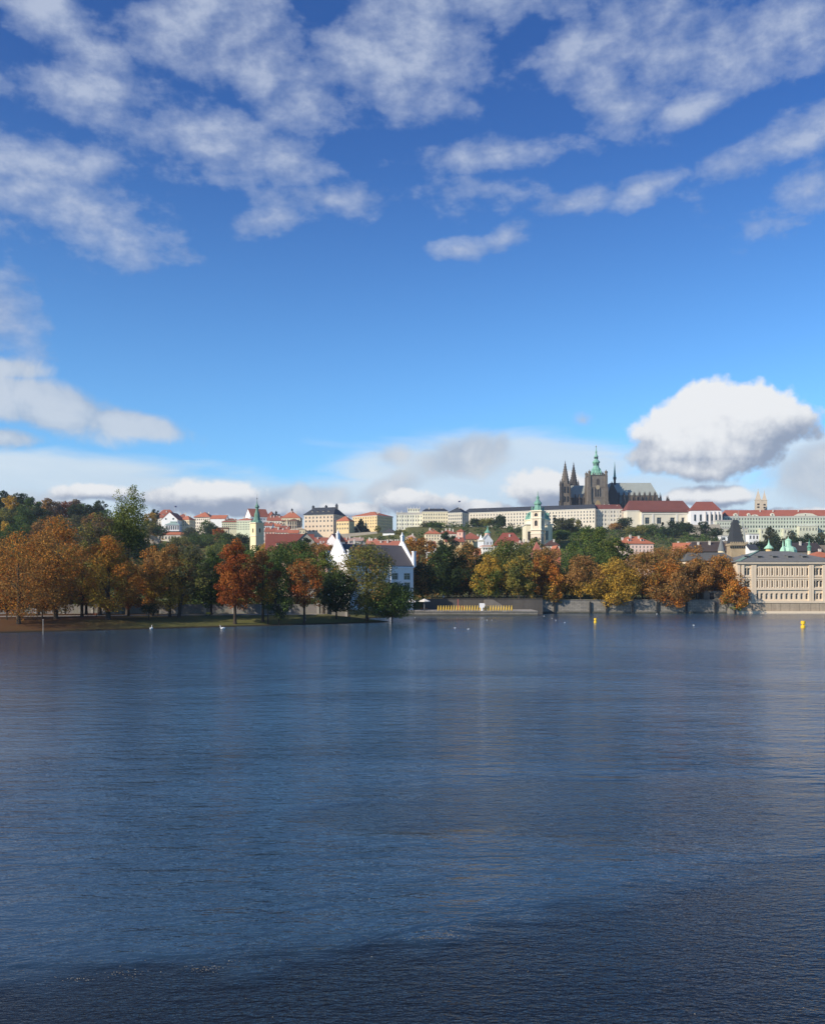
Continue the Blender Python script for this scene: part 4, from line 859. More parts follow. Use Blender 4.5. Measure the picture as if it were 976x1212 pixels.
rr = m.build('wedge_roof', roof_m((.045, .05, .055)), br)
for px_, zt2 in ((883.4, 601), (876.4, 610.5)):
    m = MB(); m.lathe(bxp(px_), 11, [(.16, z0_ if px_ > 880 else z1_-2), (.30, z1_), (.3, z1_+1.0), (.1, z1_+2), (.04, bz(zt2))], 6); m.build('roof_spike', surf('zinc', (.30, .32, .31), .1, 1, rough=.5), rr)
m = MB(); m.add([(bxp(884.2), 6.6, bz(616)), (bxp(885.0), 6.6, bz(616)), (bxp(888.6), 6.6, bz(641)), (bxp(887.4), 6.6, bz(641)), (bxp(884.2), 7.2, bz(616)), (bxp(885.0), 7.2, bz(616)), (bxp(888.6), 7.2, bz(641)), (bxp(887.4), 7.2, bz(641))], [(0,1,2,3),(7,6,5,4),(0,4,5,1),(1,5,6,2),(2,6,7,3),(3,7,4,0)]); m.build('roof_edge', surf('zinc', (.30, .32, .31), .1, 1, rough=.5), rr)
hs('gate_house', 'dark-roofed annex with white front at the right foot of the bridge tower', 'house', 886.5, 896.5, 425, 0, 650, 645, 8, 'gable', WHITE, SLATE, (), 0)
# small turrets and domes above the riverside palace roof
def dome_thing(name, label, px, D, prof, col, body_r, ztop, n=10, bm=None, cat='dome'):
    z0 = T(PX(px, D), D)-1; r_ = thing(name, label, cat, (PX(px, D), D, z0))
    m = MB(); m.frustum(0, 0, body_r, body_r, 0, PZ(ztop, D)-z0, n); m.build('drum', bm or wall_m(CREAM), r_)
    m = MB(); m.lathe(0, 0, [(r, PZ(y, D)-z0) for r, y in prof], n); m.build('cap', col, r_)
    return r_
pc = surf('bright_copper', (.36, .60, .44), .15, .8, rough=.6)
dome_thing('cone_turret', 'grey cone-roofed turret left of the bridge tower', 853.4, 420, [(1.75, 652), (1.55, 650), (.8, 643), (.28, 638), (.05, 634)], surf('grey_slate', (.16, .17, .17), .15, 1), 1.5, 652, cat='turret')
dome_thing('onion_dome', 'small pale green onion dome on an ochre drum right of the bridge tower', 909.5, 420, [(2.0, 649.6), (2.1, 648.6), (1.5, 647), (.7, 645), (.3, 642.6), (.06, 638.5)], pc, 1.35, 649.6, bm=wall_m((.62, .42, .2)))
d_ = dome_thing('copper_dome', 'broad pale green dome with a domed lantern above the palace roof', 932.5, 420, [(3.9, 655), (3.7, 651), (3.1, 648.2), (1.7, 646.6), (1.45, 646), (1.45, 640.4), (1.6, 640), (1.0, 638.4), (.3, 637.6), (.06, 635)], pc, 3.7, 655)
m = MB(); zq = PZ(652, 418)-d_.location.z; m.lathe(-3.2, -2, [(1.3, zq-12), (1.3, zq), (1.0, zq+1.2), (.35, zq+2.0), (.3, zq+2.8), (.05, zq+5)], 8); m.build('side_turret', pc, d_)
dome_thing('copper_spire', 'slim dark green spire between the green dome and the red roof at the right edge', 957.3, 430, [(.85, 652), (.8, 648.6), (1.1, 648), (.9, 646.4), (.4, 645.2), (.4, 643.4), (.55, 642.8), (.15, 641), (.04, 637.5)], surf('deep_copper', (.12, .30, .22), .2, .8), .75, 652, 8, cat='spire')
# ================================================================ flags
for px_, py0, py1, D, lab in ((206.6, 598.6, 612, 955, 'small dark flag flying above the monastery roof'), (542.2, 592.6, 601, 968, 'tiny flag on a pole above the slate-roofed castle block')):
    z0 = PZ(py1, D); f_ = thing('flagpole', lab, 'flag', (PX(px_, D), D, z0)); m = MB(); zt_ = PZ(py0, D)-z0; m.frustum(0, 0, .12, .07, -4, zt_, 6); m.build('pole', trim_m, f_)
    m = MB(); n = 6
    for s_ in (0, 1):
        pass
    vs = [(.1+i*.42, .25*math.sin(i*1.1), zt_-.1-j*1.5) for j in (0, 1) for i in range(n)]; m.add(vs, [(i, i+1, n+i+1, n+i) for i in range(n-1)]); m.build('flag', surf('flag_cloth', (.03, .04, .12), .2, 1), f_)
# ================================================================ white mill
mw = (.62, .61, .58)
DM = 281.0; th_m = 36
r, w, H, HR, Z0, rf = hs('mill', 'white gabled mill with dark tiled roof and pinnacled gables behind the riverside willow', 'mill', 413.5, 489, DM, th_m, 669, 645.6, 13.2, 'gable', mw, (.115, .105, .105), (682, 693.4, 705), 5, side=0, ww=2.5, wh=2.1, wdep=.3, z0=1.0, ov=.25, nowin=(0,))
for xx in (-.35, w+.05):     # raised gable parapets with pinnacles
    m = MB(); t_ = .45; e = .75; d2 = 13.2
    pts = [(-.35, H-.4), (d2+.35, H-.4), (d2+.35, H+e), (d2/2+.4, HR+e+1.0), (d2/2-.4, HR+e+1.0), (-.35, H+e)]
    m.add([(xx, y, z) for y, z in pts] + [(xx+t_, y, z) for y, z in pts], [(0,1,2,3,4,5), (11,10,9,8,7,6)] + [(i, (i+1) % 6, 6+(i+1) % 6, 6+i) for i in range(6)])
    for yy, zb_, zh in ((.15, H-.1, 4.6), (d2-.15, H-.1, 4.6), (d2/2, HR+1.6, 1.6)):
        m.box(xx-.12, xx+t_+.3, yy-.5, yy+.5, zb_, zb_+zh); m.box(xx-.25, xx+t_+.43, yy-.62, yy+.62, zb_+zh, zb_+zh+.25)
        if zh < 4: m.frustum(xx+.3, yy, .5, .05, zb_+zh+.25, zb_+zh+1.5, 4)
    m.build('gable_parapet', wall_m((.80, .79, .76)), r)
for (yy, zz, ww_, hh) in ((6.6, H+3.4, .9, 1.4), (6.6, H-.8, 1.0, 1.5), (3.6, H-4.4, 1.2, 1.8), (9.6, H-4.4, 1.2, 1.8), (6.6, H-9, 1.2, 1.8)):
    link('window', window_mesh(ww_, hh), r, (-.06, yy, zz), -math.pi/2)
m = MB(); m.box(.05, w-.05, -.25, -.003, H-.7, H-.1); m.build('eaves_cornice', wall_m((.66, .66, .66)), r)
m = MB(); u = w*.62; m.box(u-.25, u+.25, -1.0, -.004, 0, H-.1); m.box(u-.35, u+.35, -1.1, 0, H-.097, H+.1); m.build('wall_pier', wall_m((.78, .77, .74)), r)
# ================================================================ riverside palace
DP = 311.0; pz0 = -1.5
pcol = (.66, .54, .39); pst = surf('palace_stucco', pcol, .12, .25, fine=1.5, streak=True); ptr = surf('palace_trim', (.72, .59, .43), .1, .5)
pbase = surf('palace_base_stone', (.36, .29, .21), .3, .5, fine=2.2, streak=True); pgrey = surf('palace_roof_slate', (.17, .17, .16), .25, .6, fine=3)
pal = thing('riverside_palace', 'long ochre riverside palace with three rows of windows standing straight in the river', 'palace', (PX(872, DP), DP, pz0))
def qx(px): return PX(px, DP)-PX(872, DP)
def qz(py): return PZ(py, DP)-pz0
Wp = qx(992); Hp = qz(665.4); zb0 = qz(711.4)
rows_ = ((672.6, 680.8, True, 1.02), (687.4, 694.9, True, 1.02), (702.2, 709.3, True, .95))
cols_ = [881.6, 885.6] + [895.4+5.93*i for i in range(11)] + [963.2, 967.2, 971.4, 976.5, 981, 986]
ops = []
for (ya, yb_, ar, ww_) in rows_:
    for c_ in cols_: ops.append((qx(c_)-ww_/2, qx(c_)+ww_/2, qz(yb_), qz(ya), ar))
m = MB(); open_wall(m, (0, 0, 0), (1,0,0), Wp, zb0, Hp, ops, .55, 0, (0,1,0)); open_wall(m, (0, 0, 0), (0,1,0), 24, zb0, Hp, [], .3, 0, (1,0,0)); m.quad((Wp,0,zb0),(Wp,24,zb0),(Wp,24,Hp),(Wp,0,Hp)); m.quad((0,24,zb0),(Wp,24,zb0),(Wp,24,Hp),(0,24,Hp))
for ya, yb_, pr in ((664.9, 667.2, .75), (667.2, 668.6, .45), (682.0, 683.0, .30), (684.2, 685.4, .42), (696.2, 698.2, .45), (711.0, 712.4, .45)):
    m.box(-pr*.6, Wp, -pr, -.003, qz(yb_), qz(ya)-.004, 1)
for i in range(120):      # dentils under the eaves
    u = .2+i*(Wp-.4)/119; m.box(u-.09, u+.09, -.66, -.452, qz(668.3), qz(667.25), 2)
mids = [(cols_[i]+cols_[i+1])/2 for i in range(2, 12)] + [892.6, 957.8]
for (ya, yb_, ar, ww_) in rows_[:2]:
    for c_ in mids:
        for dd in (-.36, .36): m.box(qx(c_)+dd-.2, qx(c_)+dd+.2, -.34, -.004, qz(yb_)-.35, qz(ya)+.45, 1)
    for c_ in cols_: m.box(qx(c_)-.62, qx(c_)+.62, -.22, -.005, qz(ya)+.12, qz(ya)+.36, 1); m.box(qx(c_)-.6, qx(c_)+.6, -.2, -.005, qz(yb_)-.3, qz(yb_)-.05, 1)
for c_ in (873.4, 878.4, 889.6, 892.8, 957.8, 960.6, 974, 979): m.box(qx(c_)-.42, qx(c_)+.42, -.5, -.006, zb0, qz(668.8), 0)
fac = m.build('facade', [pst, ptr, pgrey], pal)
for (ya, yb_, ar, ww_) in rows_:
    for c_ in cols_: link('window', window_mesh(ww_, qz(ya)-qz(yb_)), pal, (qx(c_), .5, qz(yb_)))
m = MB(); m.box(-.9, Wp, -1.0, 25, 0, zb0-.01, 0); m.box(-1.1, Wp, -1.5, -1.003, 0, qz(723.4), 1); m.box(-.95, Wp, -1.25, -1.004, zb0-.6, zb0-.1, 1)
for c_ in (889, 900, 911, 922, 933, 944, 957.5, 968): m.box(qx(c_)-.03, qx(c_)+.03, -1.02, -.99, qz(723), zb0-.7, 2)
m.build('river_basement', [pbase, ptr, dark_m], pal)
m = MB(); hip_roof(m, 0, Wp, 0, 24, Hp, PZ(652.4, DP+12)-pz0, .9, 12.5)
# the right-hand end of the main roof falls away to the right
rfp = m.build('roof', pgrey, pal)
m = MB(); hip = [(-.9, -.9, Hp+.30), (.9, -.9, Hp+.30), (11.8, 11.6, PZ(652.4, DP+12)-pz0+.06), (11.2, 12, PZ(652.4, DP+12)-pz0+.06)]; m.add(hip + [(a, b2, c_+.15) for a, b2, c_ in hip], [(0,1,2,3),(7,6,5,4),(0,4,5,1),(1,5,6,2),(2,6,7,3),(3,7,4,0)]); m.build('copper_hip', surf('faded_copper', (.20, .30, .24), .2, .6), rfp)
zr_ = PZ(652.4, DP+12)-pz0
for c_ in (887.6, 903.4, 921.4, 939.6, 957):      # roof dormers
    f_ = .42; yy = -.9+12.9*f_; zz = Hp+.28+(zr_-Hp-.28)*f_; m = MB(); u = qx(c_)
    m.box(u-.75, u+.75, yy-1.0, yy+1.4, zz-.5, zz+.28, 0); m.box(u-.6, u+.6, yy-1.03, yy-1.003, zz-.35, zz+.12, 1)
    m.add([(u-.95, yy-1.3, zz+.28), (u+.95, yy-1.3, zz+.28), (u+.95, yy+1.8, zz+.75), (u-.95, yy+1.8, zz+.75), (u-.95, yy-1.3, zz+.4), (u+.95, yy-1.3, zz+.4), (u+.95, yy+1.8, zz+.87), (u-.95, yy+1.8, zz+.87)], [(0,3,2,1),(4,5,6,7),(0,1,5,4),(1,2,6,5),(2,3,7,6),(3,0,4,7)], 0)
    m.build('dormer', [pgrey, dark_m], rfp)
hs('riverside_wing', 'long grey-roofed wing running left from the riverside palace behind the trees', 'palace wing', 812, 871, 322, 0, 664, 654, 14, 'hip', pcol, (.12, .12, .11), (672, 684, 697), 10, ww=1.1, wh=2.2, inset=3, z0=3)
# ================================================================ trees
bark_m = surf('tree_bark', (.050, .038, .028), .3, 1.5, fine=6)
bark_l = surf('pale_bark', (.16, .14, .11), .3, 1.5, fine=6)
def leaf_fn(b):
    a = b.node('ShaderNodeAttribute'); a.attribute_name = 'leaf_colour'; c = a.outputs['Color']
    df = b.node('ShaderNodeBsdfDiffuse'); b.put(df.inputs[0], c)
    tr = b.node('ShaderNodeBsdfTranslucent'); b.put(tr.inputs[0], b.vm('SCALE', c, 1.15))
    mx = b.node('ShaderNodeMixShader'); mx.inputs[0].default_value = .30
    b.l.new(df.outputs[0], mx.inputs[1]); b.l.new(tr.outputs[0], mx.inputs[2]); return mx.outputs[0]
leaf_m = material('foliage', leaf_fn)
PAL = dict(
 orange=[(.52,.20,.04),(.44,.155,.035),(.56,.27,.05),(.30,.14,.035),(.20,.14,.04)],
 rust=[(.36,.10,.03),(.28,.075,.022),(.42,.15,.035),(.19,.065,.022)],
 brown=[(.34,.18,.06),(.26,.14,.05),(.42,.23,.07),(.17,.12,.045)],
 gold=[(.60,.38,.06),(.52,.31,.05),(.39,.24,.045),(.25,.20,.05)],
 olive=[(.21,.20,.055),(.16,.165,.05),(.27,.235,.06),(.11,.125,.04)],
 green=[(.095,.145,.04),(.07,.115,.033),(.125,.175,.045),(.05,.08,.025)],
 lime=[(.17,.20,.045),(.13,.165,.04),(.21,.23,.05),(.09,.12,.03)],
 dark=[(.040,.064,.028),(.032,.050,.022),(.054,.082,.034),(.043,.056,.028)],
 conifer=[(.022,.034,.020),(.017,.027,.016),(.032,.045,.026)],
 greyg=[(.10,.11,.055),(.08,.085,.045),(.13,.13,.065),(.06,.07,.035)],
 twig=[(.13,.10,.07),(.17,.12,.07),(.20,.13,.05),(.09,.075,.055)],
)
def profile(shape, t):
    if shape == 'round': return math.sqrt(max(0, 1-(2*t-1)**2))**.8
    if shape == 'oval': return (math.sin(math.pi*min(1, t**.8*.96+.03)))**.6
    if shape == 'egg': return (math.sin(math.pi*min(1, (t*.93+.05)**.72)))**.7
    if shape == 'column': return min(1, (t/.12)**.5)*(1-t**3)**.55*.95
    if shape == 'cone': return (1-t)*.95+.05
    if shape == 'dome': return math.sqrt(max(0.02, 1-t**2))
    return 1
def clumps_for(shape, k, rg, H, Rr, zb, size=.30):
    out = []
    for i in range(k):
        t = min(1, max(0, (i+.5)/k+rg.uniform(-.06, .06))); a = i*2.399963+rg.uniform(-.5, .5)
        pr = profile(shape, t)*Rr; rr = pr*(rg.random()**.45)*.82
        cr = Rr*size*rg.uniform(.6, 1.25)*(.5+.5*pr/Rr)
        out.append((rr*math.cos(a), rr*math.sin(a), zb+(H-zb)*t*.93+rg.uniform(-.3, .3), cr))
    return out
def crown_mesh(name, cl, n, size, pal, rg, mixpal=None, mixf=None, squash=.82, droop=0):
    """many small leaf faces spread through clumps, each clump with its own tone"""
    g = np.random.default_rng(rg.randint(0, 10**6)); C = np.array([c[:3] for c in cl]); Rr = np.array([c[3] for c in cl])
    p = Rr**2; idx = g.choice(len(cl), n, p=p/p.sum())
    d = g.normal(size=(n, 3)); d /= np.linalg.norm(d, axis=1)[:, None]
    lump = 1 + .16*np.sin(d[:, 0]*7+idx*1.7)*np.sin(d[:, 2]*6+idx) 
    rad = Rr[idx]*(.50+.55*g.random(n)**.6)*lump
    pos = C[idx] + d*rad[:, None]*np.array([1, 1, squash])
    nrm = d*.8 + g.normal(size=(n, 3))*.55 + np.array([0, 0, .25]); nrm /= np.linalg.norm(nrm, axis=1)[:, None]
    h = g.normal(size=(n, 3)); t1 = np.cross(nrm, h); t1 /= np.linalg.norm(t1, axis=1)[:, None]; t2 = np.cross(nrm, t1)
    s = size*g.uniform(.55, 1.25, n)[:, None]
    V = np.stack([pos-t1*s*.5, pos+t2*s*.36, pos+t1*s*.5, pos-t2*s*.36], 1).reshape(-1, 3)
    P_ = np.array(PAL[pal]); cp = g.integers(0, len(P_), len(cl)); use = np.where(g.random(n) < .62, cp[idx], g.integers(0, len(P_), n)); col = P_[use]
    if mixpal:
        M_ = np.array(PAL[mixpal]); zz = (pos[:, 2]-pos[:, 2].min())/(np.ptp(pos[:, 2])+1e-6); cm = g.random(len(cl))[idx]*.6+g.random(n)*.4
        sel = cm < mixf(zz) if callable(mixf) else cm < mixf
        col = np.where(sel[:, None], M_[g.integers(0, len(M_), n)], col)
    col = col*g.uniform(.78, 1.22, (n, 1))
    col4 = np.concatenate([np.repeat(col, 4, 0), np.ones((4*n, 1))], 1).astype(np.float32)
    me = bpy.data.meshes.new(name); me.vertices.add(4*n); me.vertices.foreach_set('co', V.astype(np.float32).ravel())
    me.loops.add(4*n); me.loops.foreach_set('vertex_index', np.arange(4*n, dtype=np.int32))
    me.polygons.add(n); me.polygons.foreach_set('loop_start', np.arange(0, 4*n, 4, dtype=np.int32)); me.polygons.foreach_set('loop_total', np.full(n, 4, np.int32))
    me.update(calc_edges=True)
    at = me.color_attributes.new('leaf_colour', 'FLOAT_COLOR', 'POINT'); at.data.foreach_set('color', col4.ravel())
    me.materials.append(leaf_m); return me
def trunk_mesh(cl, H, r0, rg, lean=(0, 0), zfork=.3, nl=7, bare=0):
    m = MB(); zf = H*zfork; top = Vector((lean[0], lean[1], H*.80))
    def axis(t): return Vector((lean[0]*t**1.3, lean[1]*t**1.3, t*H*.80))
    pts = [axis(t) + Vector((0, 0, -.4 if t == 0 else 0)) for t in (0, .06, .25, .5, .75, 1)]
    m.tube(pts, [r0*1.35, r0, r0*.85, r0*.62, r0*.36, r0*.12], 8)
    for c in rg.sample(cl, min(nl, len(cl))):
        t = rg.uniform(zfork, .75)*(.9 if c[2] > zf else .5); a = axis(min(.85, max(zfork*.9, t)));
        e = Vector(c[:3]); 
        if e.z < a.z+.3: a = axis(max(.15, (e.z-1)/H/.8 if e.z > 2 else .2))
        mid = a.lerp(e, .5)+Vector((0, 0, rg.uniform(.2, .9))); m.tube([a, mid, e], [r0*.42, r0*.24, r0*.06], 6)
    for i in range(bare):
        c = rg.choice(cl); a = axis(rg.uniform(.45, .8)); ang = rg.uniform(0, 6.28); e = Vector((c[0], c[1], c[2]))+Vector((math.cos(ang)*c[3], math.sin(ang)*c[3], c[3]*.9))
        m.tube([a, a.lerp(e, .5)+Vector((0, 0, .5)), e], [r0*.22, r0*.12, .03], 5)
    return m
TREE_N = 0
def tree(label, px, D, ytop, wpx, pal, shape='oval', ybot=None, k=26, dens=1.0, mixp=None, mixf=.3, lean=0, trunk=None, name='tree', cat='tree', group=None,
         extra=(), size=.30, seed=None, bark=None, bare=0, z0=None, fork=.3, leaf=None, nl=7):
    """px, ytop, wpx, ybot are where the crown shows in the photo; D the distance in metres"""
    global TREE_N; TREE_N += 1
    rg = random.Random(seed if seed is not None else 100+TREE_N*7)
    x = PX(px, D); zg = T(x, D) if z0 is None else z0; zg = max(zg, -.2)
    if D < 345: wpx *= 1.16 if D < 270 else 1.27; k = int(k*1.35); ybot = (ybot or ytop+wpx*1.3)+3; size *= 1.06
    H = PZ(ytop, D)-zg; Rr = wpx/F*D/2; zb = max(1.6, PZ(ybot, D)-zg) if ybot else H*.22
    root = thing(name, label, cat, (x-lean/F*D*.9 if lean else x, D, zg), 0, group)
    ox = lean/F*D*.9
    cl = clumps_for(shape, k, rg, H-Rr*.12, Rr, zb+Rr*.12, size)
    for (ex, ey_top, ey_bot, ew, ek, esh) in extra:
        if esh == 'column': ek *= 3      # additional lobes, in photo pixels
        R2 = ew/F*D/2; c2 = clumps_for(esh, ek, rg, PZ(ey_top, D)-zg, R2, max(1.0, PZ(ey_bot, D)-zg), .95 if esh == 'column' else .5); dx_ = PX(ex, D)-x
        cl += [(a+dx_, b_+rg.uniform(-1, 1)*Rr*.3, c, r_) for a, b_, c, r_ in c2]
    cl = [(a+ox, b_, c, r_) for a, b_, c, r_ in cl]
    s = leaf or max(.30, D/F*1.9); area = (wpx*(abs((ybot or (ytop+wpx*1.5))-ytop)))*(D/F)**2
    n = int(min(16000, max(500, area/(s*s)*9.0*dens)))
    if pal: 
        me = crown_mesh('crown', cl, n, s, pal, rg, mixp, mixf); link('crown', me, root)
    t_ = trunk_mesh(cl, H, trunk or max(.16, min(.62, H*.019)), rg, (ox, 0), fork, nl, bare)
    t_.build('trunk', bark or bark_m, root, smooth=True)
    return root
gp = 'trees along the park bank on the left'
tr_ = tree
# ---- park island on the left, front to back
tr_('orange-brown tree at the left edge whose lowest boughs hang over the bank', 22, 197, 622, 100, 'orange', 'round', 736, 40, 1.3, 'brown', .45, group=gp, extra=((27, 700, 748, 26, 8, 'oval'),), fork=.15)
tr_('rusty tree cut by the left edge of the picture, behind the overhanging one', -8, 212, 630, 74, 'rust', 'round', 732, 30, 1, 'brown', .5, group=gp)
tr_('tall orange tree with a feathery top, second from the left edge', 66, 207, 601, 80, 'orange', 'oval', 729, 38, .95, 'brown', .40, group=gp, bare=6)
tr_('brown-green thinning tree between the two big orange ones', 97, 222, 634, 46, 'brown', 'oval', 716, 26, .8, 'olive', .45, group=gp, bare=6)
tr_('big golden-orange tree with a dark straight trunk, left of the poplar', 128, 210, 627, 66, 'orange', 'oval', 722, 38, 1.1, 'gold', .45, group=gp, trunk=.55)
tr_('thin-leaved grey-brown tree rising just left of the poplar spikes', 118, 232, 601, 58, 'twig', 'egg', 680, 30, .55, 'olive', .4, group=gp, bare=14)
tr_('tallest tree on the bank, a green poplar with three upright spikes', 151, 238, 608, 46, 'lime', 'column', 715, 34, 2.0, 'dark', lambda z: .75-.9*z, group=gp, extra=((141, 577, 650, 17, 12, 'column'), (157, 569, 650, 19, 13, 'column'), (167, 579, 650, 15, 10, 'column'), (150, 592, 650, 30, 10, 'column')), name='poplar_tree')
tr_('orange-brown tree right of the poplar, lower than its neighbours', 180, 226, 641, 46, 'brown', 'oval', 718, 26, .95, 'orange', .4, group=gp)
tr_('yellow-flecked brown tree with a low golden skirt', 201, 222, 637, 50, 'brown', 'oval', 719, 30, .95, 'gold', lambda z: .85-1.1*z, group=gp)
tr_('leaning sparse grey-green tree showing its dark slanting trunk', 226, 220, 640, 46, 'greyg', 'egg', 700, 28, .50, 'olive', .35, lean=16, group=gp, bare=16, trunk=.42)
tr_('dark green tree behind the leaning one', 250, 236, 648, 48, 'green', 'oval', 720, 26, 1, 'dark', .4, group=gp)
tr_('tall rust-red tree shaped like a flame with a yellow patch at its foot', 278, 218, 634, 44, 'rust', 'egg', 716, 38, 1.35, 'brown', .12, group=gp, extra=((262, 702, 717, 13, 3, 'round'),), size=.34)
tr_('shaded rust-brown tree leaning against the flame-shaped one', 311, 224, 646, 38, 'rust', 'oval', 712, 26, 1.0, 'brown', .5, group=gp)
tr_('mid-green rounded tree behind the rust-brown pair', 326, 262, 640, 60, 'green', 'round', 705, 28, 1.1, 'lime', .35, group=gp)
tr_('small golden bough-tree low between dark shrubs', 317, 221, 690, 18, 'gold', 'round', 714, 9, 1, 'orange', .4, group=gp, size=.5)
tr_('rust-coloured tree with an orange lower bough near the mill', 360, 226, 657, 44, 'rust', 'round', 716, 26, .9, 'brown', .5, group=gp, extra=((371, 688, 716, 22, 6, 'round'),))
tr_('low dark green bushy tree on the bank', 330, 222, 693, 30, 'dark', 'round', 728, 16, 1.1, 'green', .5, group=gp, size=.42)
tr_('broad green tree behind the rust-coloured ones, left of the mill', 352, 285, 637, 54, 'green', 'round', 700, 26, 1, 'brown', .25, group=gp)
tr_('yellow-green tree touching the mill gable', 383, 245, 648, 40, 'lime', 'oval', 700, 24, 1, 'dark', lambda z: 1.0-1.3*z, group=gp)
tr_('dark low willow-like tree in front of the mill gable', 398, 236, 673, 42, 'dark', 'round', 730, 30, 1.5, 'green', .35, group=gp, size=.36)
tr_('tall olive tree standing in front of the mill roof', 434, 238, 635, 62, 'olive', 'round', 730, 56, 1.5, 'brown', .22, group=gp, extra=((418, 680, 728, 30, 10, 'oval'), (452, 655, 700, 28, 8, 'round')), fork=.12)
tr_('drooping green willow at the very tip of the bank', 464, 240, 687, 56, 'green', 'round', 733, 40, 1.8, 'dark', .3, group=gp, size=.36, fork=.1, name='willow_tree')
tr_('dark little bush-like tree on the bank below the left park lamp', 176, 214, 713, 22, 'dark', 'round', 730, 10, .8, 'brown', .4, group=gp, size=.45)
for (px_, D_, yt_, w_, pal_, mp, lab) in (
    (40, 250, 648, 56, 'brown', 'green', 'brownish tree deep in the park behind the overhanging orange one'), (84, 256, 640, 52, 'brown', 'olive', 'dull brown tree deep in the park, second row'),
    (150, 262, 660, 60, 'dark', 'brown', 'dark shaded tree deep in the park behind the golden-orange one'), (205, 268, 652, 56, 'green', 'olive', 'green tree deep in the park behind the yellow-flecked one'),
    (240, 275, 655, 60, 'dark', 'green', 'dark green tree deep in the park behind the leaning one'), (292, 270, 662, 50, 'green', 'brown', 'green tree deep in the park behind the rust pair'),
    (5, 255, 655, 60, 'dark', 'brown', 'dark tree deep in the park at the left edge')):
    tr_(lab, px_, D_, yt_, w_, pal_, 'round', 716, 24, 1, mp, .4, group=gp)
tr_('green tree hiding the foot of the yellow church tower', 304, 300, 643, 40, 'green', 'round', 700, 24, 1.2, 'lime', .3, group=gp)
tr_('rust-brown tree filling the gap behind the two big orange trees', 45, 232, 628, 50, 'rust', 'round', 722, 26, 1.1, 'brown', .6, group=gp)
tr_('brown tree filling the gap left of the golden-orange tree', 102, 240, 640, 40, 'brown', 'round', 722, 24, 1.1, 'rust', .3, group=gp)
tr_('rusty tree squeezed between the golden-orange tree and the poplar foot', 152, 230, 660, 36, 'rust', 'round', 722, 22, 1.1, 'brown', .5, group=gp)
tr_('low rusty shrub-like tree at the left edge on the bank', 8, 205, 700, 44, 'rust', 'round', 738, 18, 1.2, 'dark', .5, group=gp)
tr_('low dark brown bush-like tree on the bank left of the orange-red bench', 50, 214, 700, 40, 'brown', 'round', 732, 18, 1.1, 'dark', .6, group=gp)
# ---- dark grove and quay trees in the middle and right
gq = 'trees along the stone quay on the right'
tr_('dark reddish tree in the shade right of the mill', 500, 305, 662, 40, 'brown', 'round', 712, 22, 1.1, 'dark', .6, group=gq)
tr_('bright orange-brown tree rising behind the mill roof', 494, 400, 632, 52, 'orange', 'round', 690, 34, 1.3, 'brown', .25, group=gq)
tr_('large very dark green tree right of the mill', 525, 322, 639, 52, 'dark', 'egg', 710, 36, 1.2, 'green', .35, group=gq)
tr_('dark brown-green tree between the very dark one and the yellow-green one', 555, 326, 640, 44, 'brown', 'oval', 708, 30, 1, 'dark', .6, group=gq)
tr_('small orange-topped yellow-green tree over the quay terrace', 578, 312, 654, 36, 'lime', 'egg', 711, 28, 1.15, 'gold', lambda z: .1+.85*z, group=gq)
tr_('olive-green spreading tree behind the yellow-green one', 600, 338, 636, 62, 'olive', 'round', 700, 34, 1.1, 'green', .45, group=gq)
tr_('tall olive-gold tree whose boughs trail down to the quay', 614, 309, 654, 36, 'olive', 'oval', 722, 32, 1.2, 'gold', .42, group=gq, extra=((625, 693, 720, 24, 5, 'round'),), fork=.15)
tr_('orange tree right of the trailing olive-gold one', 641, 317, 649, 34, 'orange', 'oval', 712, 28, 1, 'brown', .4, group=gq)
tr_('brown shaded tree in the gap right of the bell tower', 640, 340, 646, 40, 'brown', 'round', 700, 22, 1, 'dark', .4, group=gq)
tr_('slim orange tree with a golden foot', 654, 313, 665, 28, 'orange', 'egg', 712, 22, 1.1, 'gold', lambda z: .95-1.2*z, group=gq)
tr_('largest green tree, broad and bright, rising behind the autumn row', 699, 385, 614, 88, 'green', 'dome', 690, 70, 1.8, 'lime', .45, group=gq, size=.24)
tr_('second bright green tree joined to the right side of the largest one', 732, 392, 634, 40, 'green', 'round', 690, 26, 1.3, None, 0, group=gq)
tr_('brown tree with golden lower boughs left of the golden-yellow one', 687, 314, 653, 46, 'brown', 'egg', 711, 34, 1.1, 'gold', lambda z: 1.1-1.9*z, group=gq, extra=((683, 692, 717, 24, 5, 'round'),))
tr_('golden-yellow tree in the middle of the quay row', 729, 312, 656, 52, 'gold', 'egg', 716, 46, 1.35, 'brown', .18, group=gq, size=.27)
tr_('dull brown tree right of the golden-yellow one', 760, 318, 650, 44, 'brown', 'round', 712, 30, 1.1, 'olive', .2, group=gq)
tr_('broad orange-brown tree whose crown reaches almost to the water', 791, 312, 655, 56, 'orange', 'egg', 720, 50, 1.3, 'brown', .50, group=gq, size=.26)
tr_('brown tree behind the broad orange-brown one', 812, 332, 641, 52, 'brown', 'round', 700, 32, 1.2, 'orange', .35, group=gq)
tr_('pale brown tree right of the broad orange-brown one', 824, 315, 657, 38, 'brown', 'oval', 716, 28, 1.1, 'orange', .4, group=gq)
tr_('orange tree in front of the grey wing roof', 846, 319, 654, 40, 'orange', 'round', 706, 30, 1.1, 'brown', .45, group=gq)
tr_('brown-orange tree overlapping the left corner of the riverside palace', 862, 316, 658, 36, 'brown', 'round', 700, 28, 1.1, 'orange', .4, group=gq)
tr_('low orange tree with a green foot at the palace corner', 869, 308, 683, 30, 'orange', 'egg', 718, 24, 1.2, 'lime', lambda z: .9-2.2*z, group=gq)
